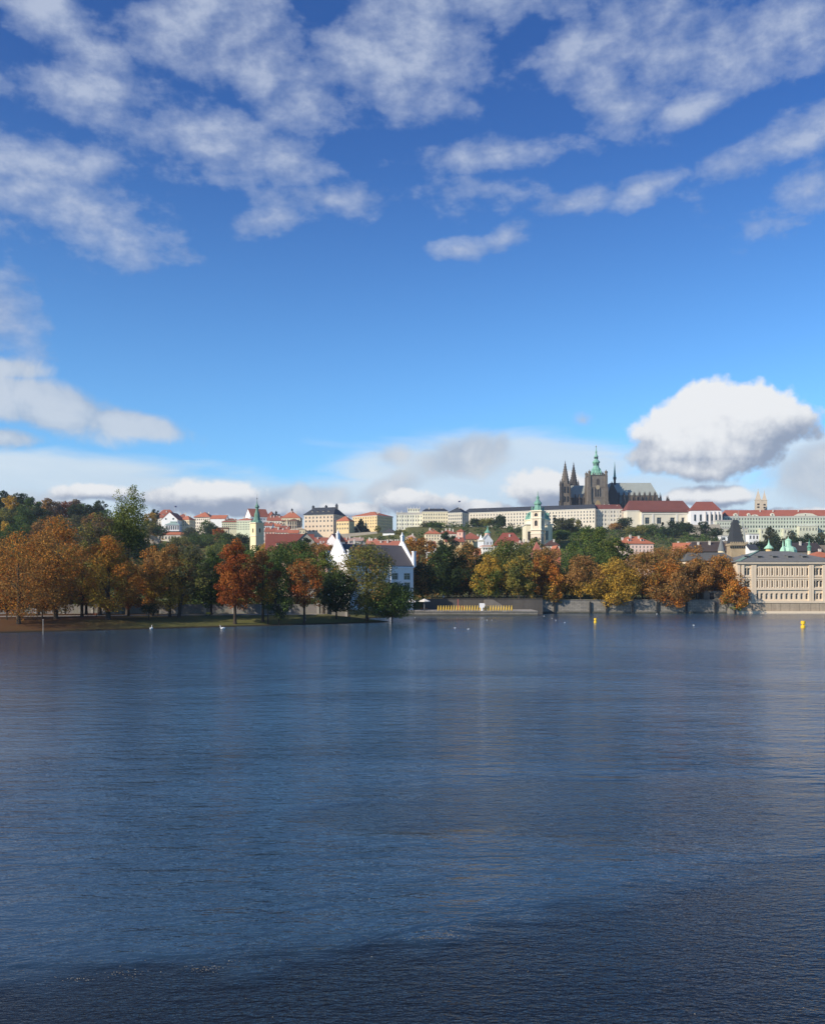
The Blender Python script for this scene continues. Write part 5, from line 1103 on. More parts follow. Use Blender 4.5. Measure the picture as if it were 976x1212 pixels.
tr_('dark tree in the shade between orange trees left of the palace', 841, 326, 672, 44, 'dark', 'round', 712, 24, 1.1, 'olive', .3, group=gq)
for (px_, yt_, w_, pal_, lab) in ((668, 668, 40, 'dark', 'dark tree filling the gap left of the brown one with golden boughs'), (708, 672, 40, 'dark', 'dark tree in the gap left of the golden-yellow one'), (745, 674, 40, 'dark', 'dark tree in the gap right of the golden-yellow one'),
    (540, 668, 60, 'dark', 'dark undergrowth tree below the very dark green one'), (505, 680, 44, 'dark', 'dark undergrowth tree behind the parasols'), (590, 672, 44, 'dark', 'dark tree low behind the yellow-green one'), (632, 680, 36, 'dark', 'dark tree low behind the trailing olive-gold one')):
    tr_(lab, px_, 330, yt_, w_, pal_, 'round', 712, 22, 1, 'brown', .3, group=gq)
# ---- named trees on the slopes
gh_ = 'trees on the castle slope'
SL = (
 (427, 880, 613, 20, 'conifer', 'cone', 634, 'single dark spreading cedar in front of the large yellow palace'), (508, 840, 623, 26, 'greyg', 'round', 636, 'grey-green tree below the cream palace'), (516, 830, 621, 18, 'green', 'round', 634, 'small dark green tree right of the grey-green one below the cream palace'),
 (563, 860, 614, 18, 'dark', 'round', 632, 'dark round tree at the left of the trio before the long wing'), (576, 850, 613, 18, 'olive', 'round', 632, 'olive tree in the middle of the trio before the long wing'), (592, 840, 609, 20, 'dark', 'oval', 632, 'darkest tallest tree of the trio before the long wing'),
 (656, 780, 607, 10, 'conifer', 'cone', 640, 'pointed conifer right of the copper dome'), (666, 770, 612, 20, 'greyg', 'round', 640, 'grey-green tree beside the pointed conifer'), (678, 780, 613, 18, 'olive', 'round', 638, 'small olive tree above the largest green tree'), (663, 700, 626, 24, 'green', 'round', 650, 'green tree low beside the domed church'),
 (738, 880, 612, 24, 'dark', 'round', 628, 'dark round tree against the pilastered castle wing'), (727, 870, 619, 16, 'brown', 'round', 630, 'small brown tree left of the dark round one at the castle wing'), (784, 840, 616, 9, 'conifer', 'cone', 632, 'pointed dark conifer before the castle hall'), (800, 840, 616, 22, 'dark', 'round', 634, 'broad dark tree before the right end of the castle hall'),
 (812, 830, 618, 20, 'dark', 'round', 640, 'dark tree left below the white chapel'), (833, 850, 615, 14, 'dark', 'oval', 632, 'slim dark tree before the chapel windows'), (847, 840, 624, 18, 'dark', 'round', 638, 'dark clipped tree right below the chapel'), (770, 830, 622, 34, 'green', 'dome', 636, 'wide green tree under the castle hall terrace'), (750, 820, 624, 26, 'olive', 'round', 640, 'olive tree on the slope under the castle block'), (790, 800, 626, 30, 'dark', 'dome', 640, 'low dark tree on the slope above the pink-white villa'),
 (870, 740, 620, 16, 'dark', 'round', 640, 'dark tree peeking left of the wedge roof'), (911, 780, 622, 18, 'greyg', 'oval', 650, 'thin grey-green tree before the long palace, left'), (920, 760, 634, 22, 'dark', 'round', 650, 'dark low tree right of the thin grey-green one'), (935, 790, 627, 12, 'greyg', 'oval', 645, 'thin pale tree before the long palace, middle'), (955, 770, 630, 28, 'dark', 'dome', 648, 'large dark domed tree before the long palace'), (971, 780, 628, 12, 'greyg', 'oval', 648, 'thin grey tree at the right edge before the long palace'), (942, 760, 636, 20, 'dark', 'round', 650, 'low dark tree left of the large dark domed one'),
 (897, 760, 642, 26, 'dark', 'round', 652, 'low dark shrubby tree between bridge tower and onion dome'),
 (183, 830, 601, 11, 'dark', 'round', 616, 'small dark round tree at the left end of the monastery roof'), (180, 790, 605, 18, 'gold', 'round', 628, 'yellowing tree left of the white baroque church'), (176, 700, 615, 26, 'olive', 'round', 636, 'olive tree above the pale garden wall'), (190, 700, 622, 20, 'green', 'round', 634, 'green tree below the white baroque church'),
 (245, 800, 615, 18, 'green', 'round', 634, 'dark green tree in front of the dark-eaved house'), (251, 780, 620, 16, 'dark', 'round', 636, 'dark tree right of the one before the dark-eaved house'), (260, 720, 624, 16, 'rust', 'round', 640, 'rusty little tree under the pale green palace'),
 (229, 740, 624, 26, 'greyg', 'round', 642, 'grey-green garden tree right of the lantern palace'), (212, 700, 636, 30, 'olive', 'round', 654, 'olive garden tree below the lantern palace'), (240, 700, 632, 32, 'green', 'round', 650, 'broad green garden tree on the left slope'), (268, 690, 630, 28, 'green', 'round', 650, 'green garden tree left below the pale green palace'), (285, 680, 630, 22, 'dark', 'round', 648, 'dark garden tree left of the yellow church tower'),
 (188, 620, 644, 34, 'green', 'round', 668, 'green garden tree at the left foot of the slope'), (222, 600, 646, 36, 'greyg', 'round', 668, 'grey-green garden tree at the foot of the slope'), (258, 600, 642, 34, 'lime', 'round', 664, 'yellow-green garden tree at the foot of the slope'), (290, 560, 644, 30, 'green', 'round', 664, 'green tree at the left foot of the yellow church tower'),
 (318, 430, 641, 24, 'gold', 'round', 662, 'gold-brown tree at the right foot of the yellow church tower'), (345, 395, 641, 40, 'green', 'round', 668, 'green tree covering the lower edge of the big church roof'), (375, 380, 640, 34, 'brown', 'round', 668, 'brown-green tree below the dark gabled house'), (392, 450, 644, 24, 'brown', 'round', 662, 'brown tree just left of the mill gable'), (362, 390, 634, 18, 'dark', 'round', 660, 'dark green tree in front of the dark gabled house'),
 (447, 820, 622, 8, 'olive', 'round', 630, 'tiny tree left of the dark-roofed pavilion'), (474, 780, 628, 14, 'olive', 'round', 642, 'small olive tree right of the dark-roofed pavilion'), (528, 570, 627, 22, 'dark', 'round', 660, 'dark green tree between the orange manor and the pink turret'), (552, 520, 640, 26, 'brown', 'round', 664, 'brown treetop below the yellow-walled house'), (577, 430, 652, 20, 'olive', 'round', 670, 'olive treetop below the ornate white villa'),
 (634, 560, 634, 16, 'olive', 'round', 656, 'olive tree at the foot of the bell tower'), (622, 480, 642, 30, 'olive', 'round', 664, 'greyish tree left below the bell tower'), (650, 430, 646, 26, 'brown', 'round', 668, 'brown treetop right below the bell tower'), (780, 420, 648, 30, 'brown', 'round', 668, 'brown treetop at the right end of the pink-white villa'), (757, 430, 652, 34, 'brown', 'round', 672, 'brown treetop under the pink-white villa'),
)
for (px_, D_, yt_, w_, pal_, sh_, yb_, lab) in SL:
    tr_(lab, px_, D_, yt_, w_*1.12, pal_, sh_, yb_, 16 if sh_ != 'cone' else 22, 1.3, None, 0, group=gh_, size=.40 if sh_ != 'cone' else .26, z0=None, leaf=max(.5, D_/F*1.35), name='conifer_tree' if sh_ == 'cone' else 'tree', nl=4)
# ---- wooded hill at the far left: individual crowns on the ridge and slope
gl = 'trees on the wooded hill at the far left'
HILL = [(-14, 640, 588, 30, 'dark'), (4, 620, 579, 20, 'dark'), (13, 600, 586, 16, 'gold'), (26, 615, 582, 26, 'dark'), (10, 560, 600, 26, 'olive'), (38, 590, 588, 26, 'green'), (55, 640, 588, 15, 'brown'), (66, 660, 593, 20, 'twig'), (78, 670, 592, 22, 'rust'), (90, 680, 590, 20, 'twig'),
        (100, 650, 594, 22, 'green'), (88, 640, 595, 18, 'dark'), (117, 660, 591, 19, 'dark'), (108, 640, 597, 18, 'dark'), (0, 520, 606, 34, 'dark'), (6, 500, 616, 14, 'gold'), (30, 540, 602, 30, 'green'), (48, 560, 600, 26, 'dark'), (62, 560, 607, 26, 'brown'), (96, 580, 608, 24, 'greyg'), (110, 570, 606, 22, 'brown'), (126, 600, 602, 20, 'green'),
        (20, 470, 618, 34, 'green'), (44, 480, 616, 32, 'brown'), (70, 490, 617, 30, 'olive'), (112, 500, 620, 30, 'green'), (135, 520, 612, 26, 'olive'), (-10, 440, 622, 40, 'green'), (160, 540, 625, 34, 'dark')]
ords = ['first','second','third','fourth','fifth','sixth','seventh','eighth','ninth','tenth','eleventh','twelfth','thirteenth','fourteenth','fifteenth','sixteenth','seventeenth','eighteenth','nineteenth','twentieth','twenty-first','twenty-second','twenty-third','twenty-fourth','twenty-fifth','twenty-sixth','twenty-seventh','twenty-eighth','twenty-ninth','thirtieth']
look = dict(dark='dark green', gold='yellowing', olive='olive', green='mid-green', brown='brown-leaved', twig='nearly bare greyish', rust='rust-coloured', greyg='grey-green')
for k_, (px_, D_, yt_, w_, pal_) in enumerate(sorted(HILL)):
    tr_('%s tree on the far left hill, %s from the left there' % (look[pal_], ords[k_]), px_, D_, yt_, w_*1.15, pal_, 'round', yt_+w_*1.1, 18, 1.3, None, 0, group=gl, size=.38, leaf=max(.5, D_/F*1.4), nl=4, bare=8 if pal_ == 'twig' else 0)
# ---- continuous thicket that nobody could count: slopes and understorey
def thicket(name, label, boxes, pal, mixp, hgt, spacing, leaf, per, seed=3):
    rg = random.Random(seed); cl = []
    for (p0, p1, D0, D1) in boxes:
        D_ = D0
        while D_ < D1:
            x0, x1 = PX(p0, D_), PX(p1, D_); x = x0
            while x < x1:
                xx = x+rg.uniform(-.4, .4)*spacing; yy = D_+rg.uniform(-.4, .4)*spacing; h = hgt*rg.uniform(.5, 1.1); cl.append((xx, yy, T(xx, yy)+h*.4, h*.62)); x += spacing
            D_ += spacing*1.5
    me = crown_mesh(name, cl, len(cl)*per, leaf, pal, rg, mixp, .45, squash=.8)
    return tag(link(name, me), label, 'bushes', None, 'stuff')
thicket('hill_thicket', 'dense mixed bushes covering the wooded hill and garden slope on the left', [(-560, -40, 300, 830), (-40, 290, 420, 800)], 'green', 'brown', 7, 10, 1.3, 36)
thicket('slope_thicket', 'low bushes covering the gardens under the castle and palaces', [(520, 850, 560, 900), (850, 1000, 560, 860), (290, 520, 640, 770)], 'green', 'dark', 5.5, 10, 1.3, 40, 5)
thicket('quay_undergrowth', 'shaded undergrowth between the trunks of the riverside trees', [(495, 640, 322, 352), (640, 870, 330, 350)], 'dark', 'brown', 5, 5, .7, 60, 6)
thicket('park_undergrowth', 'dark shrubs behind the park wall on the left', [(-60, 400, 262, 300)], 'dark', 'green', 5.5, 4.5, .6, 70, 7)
# ================================================================ quays, walls, park
quay_m = surf('quay_stone', (.21, .19, .16), .35, .35, fine=1.8, streak=True, bump=.4)
quay_d = surf('dark_quay_stone', (.085, .078, .07), .35, .3, fine=1.5, streak=True, bump=.4)
path_m = surf('pale_gravel_path', (.36, .33, .28), .15, .5, rough=.95, fine=4)
def blocks(b):
    p = wpos(b); s = b.sep(p); br = b.node('ShaderNodeTexBrick'); b.put(br.inputs['Vector'], b.xyz(s[0], s[2], 0)); br.inputs['Scale'].default_value = 1.0
    br.inputs['Brick Width'].default_value = 1.5; br.inputs['Row Height'].default_value = .55; br.inputs['Mortar Size'].default_value = .035
    br.inputs['Color1'].default_value = (.27, .25, .215, 1); br.inputs['Color2'].default_value = (.19, .178, .155, 1); br.inputs['Mortar'].default_value = (.10, .095, .085, 1)
    n1 = b.noise(p, .28, 5, .65); n2 = b.noise(b.mapping(p, sc=(1, 1, .10)), 1.2, 4, .65)
    c = b.vm('SCALE', br.outputs['Color'], b.m('ADD', .38, b.m('ADD', b.m('MULTIPLY', n1, .75), b.m('MULTIPLY', n2, .55))))
    wet = b.smooth(b.m('ADD', s[2], b.m('MULTIPLY', n1, -.8)), -.25, .55, 1, 0); c = b.mix(b.m('MULTIPLY', wet, .8), c, (.030, .034, .024))
    return principled(b, c, .85, .2)
block_m = material('quay_blocks', blocks)
# low stone landing in front of the dark grove
m = MB(); D = 286.5; x0, x1 = PX(470, D), PX(636, D)
m.box(x0, x1, D, D+17, -3, 1.55, 0); m.box(x0, x1, D-.3, D+.6, 1.3, 1.58, 0); m.box(x0+.5, x1, D+.7, D+17, 1.555, 1.58, 1)
tag(m.build('quay_landing', [block_m, path_m]), None, None, kind='structure')
t_ = thing('retaining_wall', 'dark stone terrace wall behind the row of yellow figures', 'wall', (PX(500, 302.5), 302.5, 1.5))
m = MB(); w_ = PX(642, 302.5)-PX(500, 302.5); m.box(0, w_, 0, 1, -2, 3.35); m.box(-.1, w_, -.15, 1.1, 3.355, 3.6); m.build('masonry', quay_d, t_)
m = MB()
for i in range(44): u = .3+i*(w_-.6)/43; m.box(u-.04, u+.04, .4, .48, 3.6, 4.6)
m.box(0, w_, .38, .5, 4.6, 4.68); m.box(0, w_, .41, .47, 4.05, 4.11); m.build('railing', dark_m, t_)
m = MB(); m.add([(x, y, z) for y in (-3.4, -.02) for x, z in ((PX(573, 301)-PX(500, 302.5), 0), (PX(573, 301)-PX(500, 302.5), 3.3), (PX(583, 301)-PX(500, 302.5), 3.3), (PX(603, 301)-PX(500, 302.5), 0))], [(0,1,2,3),(7,6,5,4),(0,4,5,1),(1,5,6,2),(2,6,7,3),(3,7,4,0)]); m.build('ramp', surf('mid_quay_stone', (.16,.145,.125), .3, .4, fine=1.8), t_)
# long quay wall on the right with fender posts
t_ = thing('quay_wall', 'long grey stone quay wall with dark vertical fenders under the autumn trees', 'wall', (PX(641, 311), 311.3, -2))
L_ = PX(873.5, 311)-PX(641, 311); m = MB(); m.box(0, L_, 0, 1.6, 0, 6.35); m.box(-.1, L_, -.18, 1.7, 6.355, 6.62); m.box(-.2, L_, -.35, -.003, 0, 2.6); m.build('masonry', block_m, t_)
for c_ in (656, 698, 717.5, 748.5, 777.5, 812, 846): u = PX(c_, 311)-PX(641, 311); m = MB(); m.box(u-.28, u+.28, -.7, -.36, 0, 6.0); m.build('fender', dark_m, t_)
m = MB(); u = PX(860, 311)-PX(641, 311); m.add([(x, y, z) for y in (-3.0, -.36) for x, z in ((u, 0), (u, 5.6), (u+1.4, 5.2), (L_, 1.0), (L_, 0))], [(0,1,2,3,4),(9,8,7,6,5),(0,5,6,1),(1,6,7,2),(2,7,8,3),(3,8,9,4)]); m.build('sloping_pier', quay_m, t_)
m = MB(); m.box(PX(835, 313)-PX(641, 311), L_-.5, 4, 10, 6.3, 9.6, 0); m.box(PX(842, 313)-PX(641, 311), PX(847, 313)-PX(641, 311), 3.9, 3.99, 6.3, 8.9, 1); m.build('boat_house', [quay_m, dark_m], t_)
# park path and wall
m = MB(); n = 60; pts = []
for i in range(n+1):
    c_ = -60+i*(452+60)/n; D = 219+ (c_+60)/512*24; pts.append((PX(c_, D), D))
vs = []
for x, y in pts: vs += [(x, y, T(x, y)+.05), (x, y+5.0, T(x, y+5.0)+.05)]
m.add(vs, [(2*i, 2*i+2, 2*i+3, 2*i+1) for i in range(n)]); tag(m.build('park_path', path_m), None, None, kind='structure')
def graf(b):
    p = wpos(b); n1 = b.noise(p, .9, 4, .7, 1.5); n2 = b.noise(p, 3.5, 3, .6, 2.0); v = b.node('ShaderNodeTexVoronoi'); b.put(v.inputs['Vector'], p); v.inputs['Scale'].default_value = .55
    base = b.mix(n1, (.15, .14, .125), (.27, .255, .23)); k = b.smooth(n2, .55, .62); c = b.mix(b.m('MULTIPLY', k, .55), base, b.vm('SCALE', v.outputs['Color'], .22)); return principled(b, c, .9, .2)
t_ = thing('park_wall', 'long low pale wall with faint painted scribbles at the back of the park', 'wall', (PX(-60, 246), 246, 2.0))
L_ = PX(412, 246)-PX(-60, 246); m = MB(); m.box(0, L_, 0, .4, -1, 2.35); m.box(-.1, L_+.1, -.08, .48, 2.352, 2.5); m.build('masonry', material('scribbled_plaster', graf), t_)
for i in range(15):
    u = .5+i*(L_-1)/14; m = MB(); m.box(u-.3, u+.3, -.2, -.003, -1, 2.7); m.box(u-.38, u+.38, -.28, .4, 2.702, 2.85); m.build('pillar', surf('pale_pillar', (.34, .32, .29), .15, 1), t_)
t_ = thing('railing', 'dark railing closing the park path beside the mill', 'railing', (PX(408, 250), 250, 2.0)); L_ = PX(452, 250)-PX(408, 250)
m = MB()
for i in range(22): u = i*L_/21; m.box(u-.03, u+.03, -.03, .03, -.5, 1.1)
m.box(0, L_, -.04, .04, 1.1, 1.16); m.build('bars', dark_m, t_)
# ---------------------------------------------------------------- lamps, benches, poles
def lamp(label, px_, D, h, globe=True):
    x = PX(px_, D); r = thing('street_lamp', label, 'street lamp', (x, D, T(x, D)), 0, 'lamps in the park and on the terrace')
    m = MB(); m.lathe(0, 0, [(.16, -.1), (.14, .5), (.07, .7), (.05, h-.3), (.09, h-.25)], 8); m.build('post', dark_m, r)
    m = MB(); m.lathe(0, 0, [(.06, h-.3), (.26, h-.12), (.30, h+.1), (.22, h+.3), (.05, h+.38)], 10); m.build('lamp_globe', surf('milk_glass', (.75, .75, .72), .02, 1, rough=.3), r, smooth=True)
lamp('park lamp with white globe seen against the green tree right of the poplar', 173.5, 236, 5.6)
lamp('park lamp with white globe left of the flame-shaped rust tree', 251, 240, 4.1)
lamp('slender lamp on the terrace in front of the very dark tree', 524.6, 304, 4.4)
def bench(label, px_, D, w, col, back=True):
    x = PX(px_, D); r = thing('park_bench', label, 'bench', (x, D, T(x, D)), 0, 'benches in the park'); mt = surf('bench_%d' % int(px_), col, .1, 2)
    m = MB()
    for i in range(4): m.box(-w/2, w/2, i*.12-.2, i*.12-.1, .42, .46)
    m.build('seat', mt, r); m = MB()
    for i in range(3): m.box(-w/2, w/2, .26+.02*i, .29+.02*i, .52+i*.14, .63+i*.14)
    m.build('backrest', mt, r)
    for u in (-w/2+.15, w/2-.15): m = MB(); m.box(u-.04, u+.04, -.2, -.13, 0, .415); m.box(u-.04, u+.04, .2, .255, 0, .85); m.build('leg', dark_m, r)
bench('orange-red park bench under the big orange trees', 109, 223, 2.4, (.62, .20, .09))
bench('short bright yellow bench near the flame-shaped rust tree', 246, 229, 1.1, (.75, .55, .03))
x = PX(51, 181); r = thing('mooring_pole', 'thin pale pole standing in the water below the left bank', 'pole', (x, 181, -1.5)); m = MB(); m.frustum(0, 0, .055, .05, 0, 4.4, 8); m.box(-.09, .09, -.09, .09, 4.4, 4.5); m.build('pole', surf('pale_wood', (.42, .39, .34), .1, 2), r)
# ---------------------------------------------------------------- parasols
def parasol(label, px_, D, w, yt_):
    x = PX(px_, D); z0 = 1.58; h = PZ(yt_, D)-z0; r = thing('parasol', label, 'parasol', (x, D, z0), 0, 'parasols on the landing')
    m = MB(); m.frustum(0, 0, .035, .035, .1, h-.1, 8); m.build('pole', trim_m, r); m = MB(); m.box(-.35, .35, -.35, .35, 0, .1); m.build('base', dark_m, r)
    m = MB(); n = 8; vs = [(0, 0, h)] + [(w/2*math.cos(RD(45*i)), w/2*math.sin(RD(45*i)), h-w*.20) for i in range(n)] + [(w/2*math.cos(RD(45*i)), w/2*math.sin(RD(45*i)), h-w*.20-.22) for i in range(n)]
    m.add(vs, [(0, i+1, (i+1) % n+1) for i in range(n)] + [(i+1, i+1+n, (i+1) % n+1+n, (i+1) % n+1) for i in range(n)]); m.build('canopy', surf('parasol_cloth', (.74, .70, .62), .04, 1), r)
parasol('open cream parasol on the landing right of the mill', 502, 289, 3.7, 708.6)
parasol('open cream parasol half hidden behind the willow', 487.5, 289.5, 3.6, 709.4)
def cafe_table(label, px_, D):
    x = PX(px_, D); r = thing('cafe_table', label, 'table', (x, D, 1.58), 0, 'tables under the parasols'); m = MB(); m.frustum(0, 0, .4, .4, .72, .75, 12); m.build('tabletop', surf('table_wood', (.25, .12, .07), .2, 2), r); m = MB(); m.frustum(0, 0, .04, .04, .03, .72, 8); m.frustum(0, 0, .25, .22, 0, .03, 10); m.build('leg', dark_m, r)
    
cafe_table('small round café table under the right-hand parasol', 499, 288.2); cafe_table('small round café table at the outer edge of the right-hand parasol', 505, 288.5)
# ---------------------------------------------------------------- row of yellow figures on the landing
ym = material('glossy_yellow', lambda b: principled(b, (.62, .42, .06), .4, .4))
fm = MB(); fm.lathe(0, 0, [(.20, 0), (.27, .10), (.31, .45), (.29, .85), (.20, 1.15), (.17, 1.25), (.19, 1.38), (.17, 1.52), (.08, 1.62), (.02, 1.65)], 12, 0, 0, 1, .85)
fm.lathe(0, -.24, [(.02, 1.38), (.05, 1.40), (.05, 1.44), (.02, 1.46)], 6)
fme = fm.mesh('figure_body', ym, True)
wm = MB(); wm.add([(0, -.09, 1.12), (.05, .10, 1.10), (.16, .08, .45), (.13, -.02, .40), (.10, -.10, .55), (-.04, -.08, 1.1), (-.02, .10, 1.08), (.06, .08, .45)], [(0,1,2,3,4),(5,7,6),(0,5,6,1),(1,6,7,2),(5,0,4,7),(2,7,4,3)]); wme = wm.mesh('flipper', ym, True)
for i in range(29):
    D = 288.0; px_ = 518.6+i*3.1
    r = thing('yellow_figure', 'upright rounded yellow figure in the row along the stone landing', 'figure', (PX(px_, D), D, 1.58), RD(-90+rnd.uniform(-8, 8)), 'row of yellow figures on the landing')
    link('body', fme, r); link('flipper', wme, r, (.25, 0, 0)); o = link('flipper', wme, r, (-.25, 0, 0)); o.scale = (-1, 1, 1)
m = MB(); m.box(PX(516, 288.4), PX(608, 288.4), 288.5, 288.9, 1.58, 1.62)
# white notice and oversized red chair
r = thing('notice_board', 'white square notice board on a stand at the edge of the landing', 'sign', (PX(570, 286.9), 286.9, 1.58)); m = MB(); m.box(-.75, .75, -.05, .05, 1.0, 2.35); m.box(.3, .95, -.051, .05, 1.35, 2.2); m.build('board', surf('white_board', (.80, .79, .77), .03, 1), r); m = MB(); m.box(-.32, .32, -.12, .12, 0, .999); m.build('stand', surf('white_board', (.80, .79, .77), .03, 1), r)
r = thing('giant_chair', 'oversized dull-red chair behind the yellow figures', 'chair sculpture', (PX(545, 293), 293, 1.58)); rm = surf('red_lacquer', (.36, .10, .08), .15, 1, rough=.5)
m = MB(); m.box(-.75, 1.0, -.8, .8, 1.15, 1.3); m.build('seat', rm, r); m = MB(); m.box(-.95, -.752, -.8, .8, 1.0, 3.5); m.build('backrest', rm, r)
for ux, uy in ((-.85, -.7), (-.85, .7), (.9, -.7), (.9, .7)): m = MB(); m.box(ux-.08, ux+.08, uy-.08, uy+.08, 0, 1.0 if ux < 0 else 1.148); m.build('leg', rm, r)
# ---------------------------------------------------------------- buoys
ybm = material('buoy_yellow', lambda b: principled(b, (.78, .50, .02), .4, .5))
for px_, py_, w_, lab in ((950, 739.6, 1.0, 'larger yellow buoy near the right edge of the river'), (704.3, 733.6, .75, 'smaller yellow buoy below the golden-yellow tree')):
    D = CZ*F/(py_+3.5-YH); r = thing('buoy', lab, 'buoy', (PX(px_, D), D, -.45), RD(5), 'yellow buoys on the river'); m = MB(); h_ = w_*1.55
    m.lathe(0, 0, [(w_*.40, 0), (w_*.52, .2), (w_*.52, .45+h_*.28), (w_*.44, .45+h_*.34)], 14); m.build('float', ybm, r, smooth=False)
    m = MB(); m.lathe(0, 0, [(w_*.30, .45+h_*.34), (w_*.30, .45+h_*.5), (w_*.50, .45+h_*.55), (w_*.50, .45+h_*.95), (w_*.40, .45+h_)], 14); m.build('top_mark', ybm, r)
# ---------------------------------------------------------------- birds
def skin(name, verts, edges, radii, mat, parent, sub=2, loc=(0, 0, 0)):
    me = bpy.data.meshes.new(name); me.from_pydata(verts, edges, []); o = bpy.data.objects.new(name, me); COL.objects.link(o)
    md = o.modifiers.new('s', 'SKIN'); 
    for v, r_ in zip(me.skin_vertices[0].data, radii): v.radius = r_ if isinstance(r_, tuple) else (r_, r_)
    me.skin_vertices[0].data[0].use_root = True
    ms = o.modifiers.new('u', 'SUBSURF'); ms.levels = ms.render_levels = sub
    dg = bpy.context.evaluated_depsgraph_get(); e = o.evaluated_get(dg); m2 = bpy.data.meshes.new_from_object(e); m2.name = name
    bpy.data.objects.remove(o); m2.materials.clear(); m2.materials.append(mat); m2.polygons.foreach_set('use_smooth', [True]*len(m2.polygons)); return link(name, m2, parent, loc)
wht = surf('white_feathers', (.80, .79, .76), .04, 3); org = surf('orange_bill', (.6, .22, .04), .05, 3); gryf = surf('grey_feathers', (.40, .41, .43), .05, 3)
def swan(label, px_, py_, rz, down=False):
    D = CZ*F/(py_-YH); r = thing('swan', label, 'swan', (PX(px_, D), D, 0), rz, 'swans near the left bank')
    V = [(0,0,.16), (-.35,0,.20), (-.62,0,.32), (.30,0,.20), (.46,0,.40), (.44,0,.62), (.50,0,.82), (.62,0,.90)]
    if down: V = [(0,0,.16), (-.30,0,.22), (-.5,0,.36), (.22,0,.22), (.30,0,.48), (.24,0,.70), (.26,0,.92), (.36,0,.98)]
    skin('body', V, [(0,1),(1,2),(0,3),(3,4),(4,5),(5,6),(6,7)], [(.27,.22), (.22,.2), (.05,.06), (.18,.17), .075, .055, .055, .06], wht, r)
    tip = V[-1]; m = MB(); m.frustum(0, 0, .045, .015, 0, .16, 6); o = m.build('bill', org, r, (tip[0]+.03, 0, tip[2]-.01)); o.rotation_euler = (0, RD(105), 0)
    for s_ in (-1, 1): m = MB(); m.lathe(0, 0, [(.01, -.34), (.12, -.2), (.16, 0), (.11, .2), (.02, .30)], 8, 0, 0, 1, .35); o = m.build('wing', wht, r, (-.12, s_*.22, .30), smooth=True); o.rotation_euler = (0, RD(-80), 0)
swan('white swan swimming below the rust-red tree, neck raised', 263.3, 744.8, RD(180+20))
swan('white swan seen end-on close to the bank under the poplar', 179, 745.2, RD(80), True)
gulls = [(491, 731.5), (538.2, 743.8), (554, 745.2), (576, 734.4), (581.8, 734.4), (643.5, 729.6), (653, 732.5), (657.5, 734.6), (668, 737.4), (900.5, 730.4), (820.5, 740.6), (906, 727.0), (777, 727.2)]
gl_lab = ['lone gull near the end of the landing by the mill', 'gull floating below the dark grove, left of a pair of specks', 'gull floating below the dark grove, right of the other one', 'left gull of the close pair below the white notice board', 'right gull of the close pair below the white notice board', 'gull at the right end of the low landing', 'gull furthest left of three below the slim orange tree', 'middle gull of three below the slim orange tree', 'gull furthest right of three below the slim orange tree', 'gull floating just in front of the riverside palace', 'gull alone on open water left of the larger buoy', 'gull close under the palace river wall', 'gull close under the quay wall right of the smaller buoy']
gm = None
for (px_, py_), lab in zip(gulls, gl_lab):
    D = CZ*F/(py_-YH); r = thing('gull', lab, 'gull', (PX(px_, D), D, 0), rnd.uniform(0, 6.28), 'gulls on the water')
    if gm is None:
        b_ = skin('body', [(0,0,.07), (-.14,0,.10), (-.25,0,.14), (.10,0,.11), (.15,0,.19), (.19,0,.21)], [(0,1),(1,2),(0,3),(3,4),(4,5)], [(.085,.075), (.06,.05), (.02,.015), .055, .04, .038], wht, r, 1)
        m = MB(); m.frustum(0, 0, .014, .004, 0, .06, 5); bl = m.build('bill', org, r, (.215, 0, .205)); bl.rotation_euler = (0, RD(100), 0)
        m = MB(); m.lathe(0, 0, [(.01, -.15), (.06, -.08), (.07, .02), (.01, .12)], 6, 0, 0, 1, .4)
        wg = m.build('wings', gryf, r, (-.06, 0, .145)); wg.rotation_euler = (0, RD(-82), RD(0)); wg.scale = (.5, 2.0, 1)
        gm = (b_, bl, wg)
    else:
        for s_ in gm: c_ = s_.copy(); COL.objects.link(c_); c_.parent = r
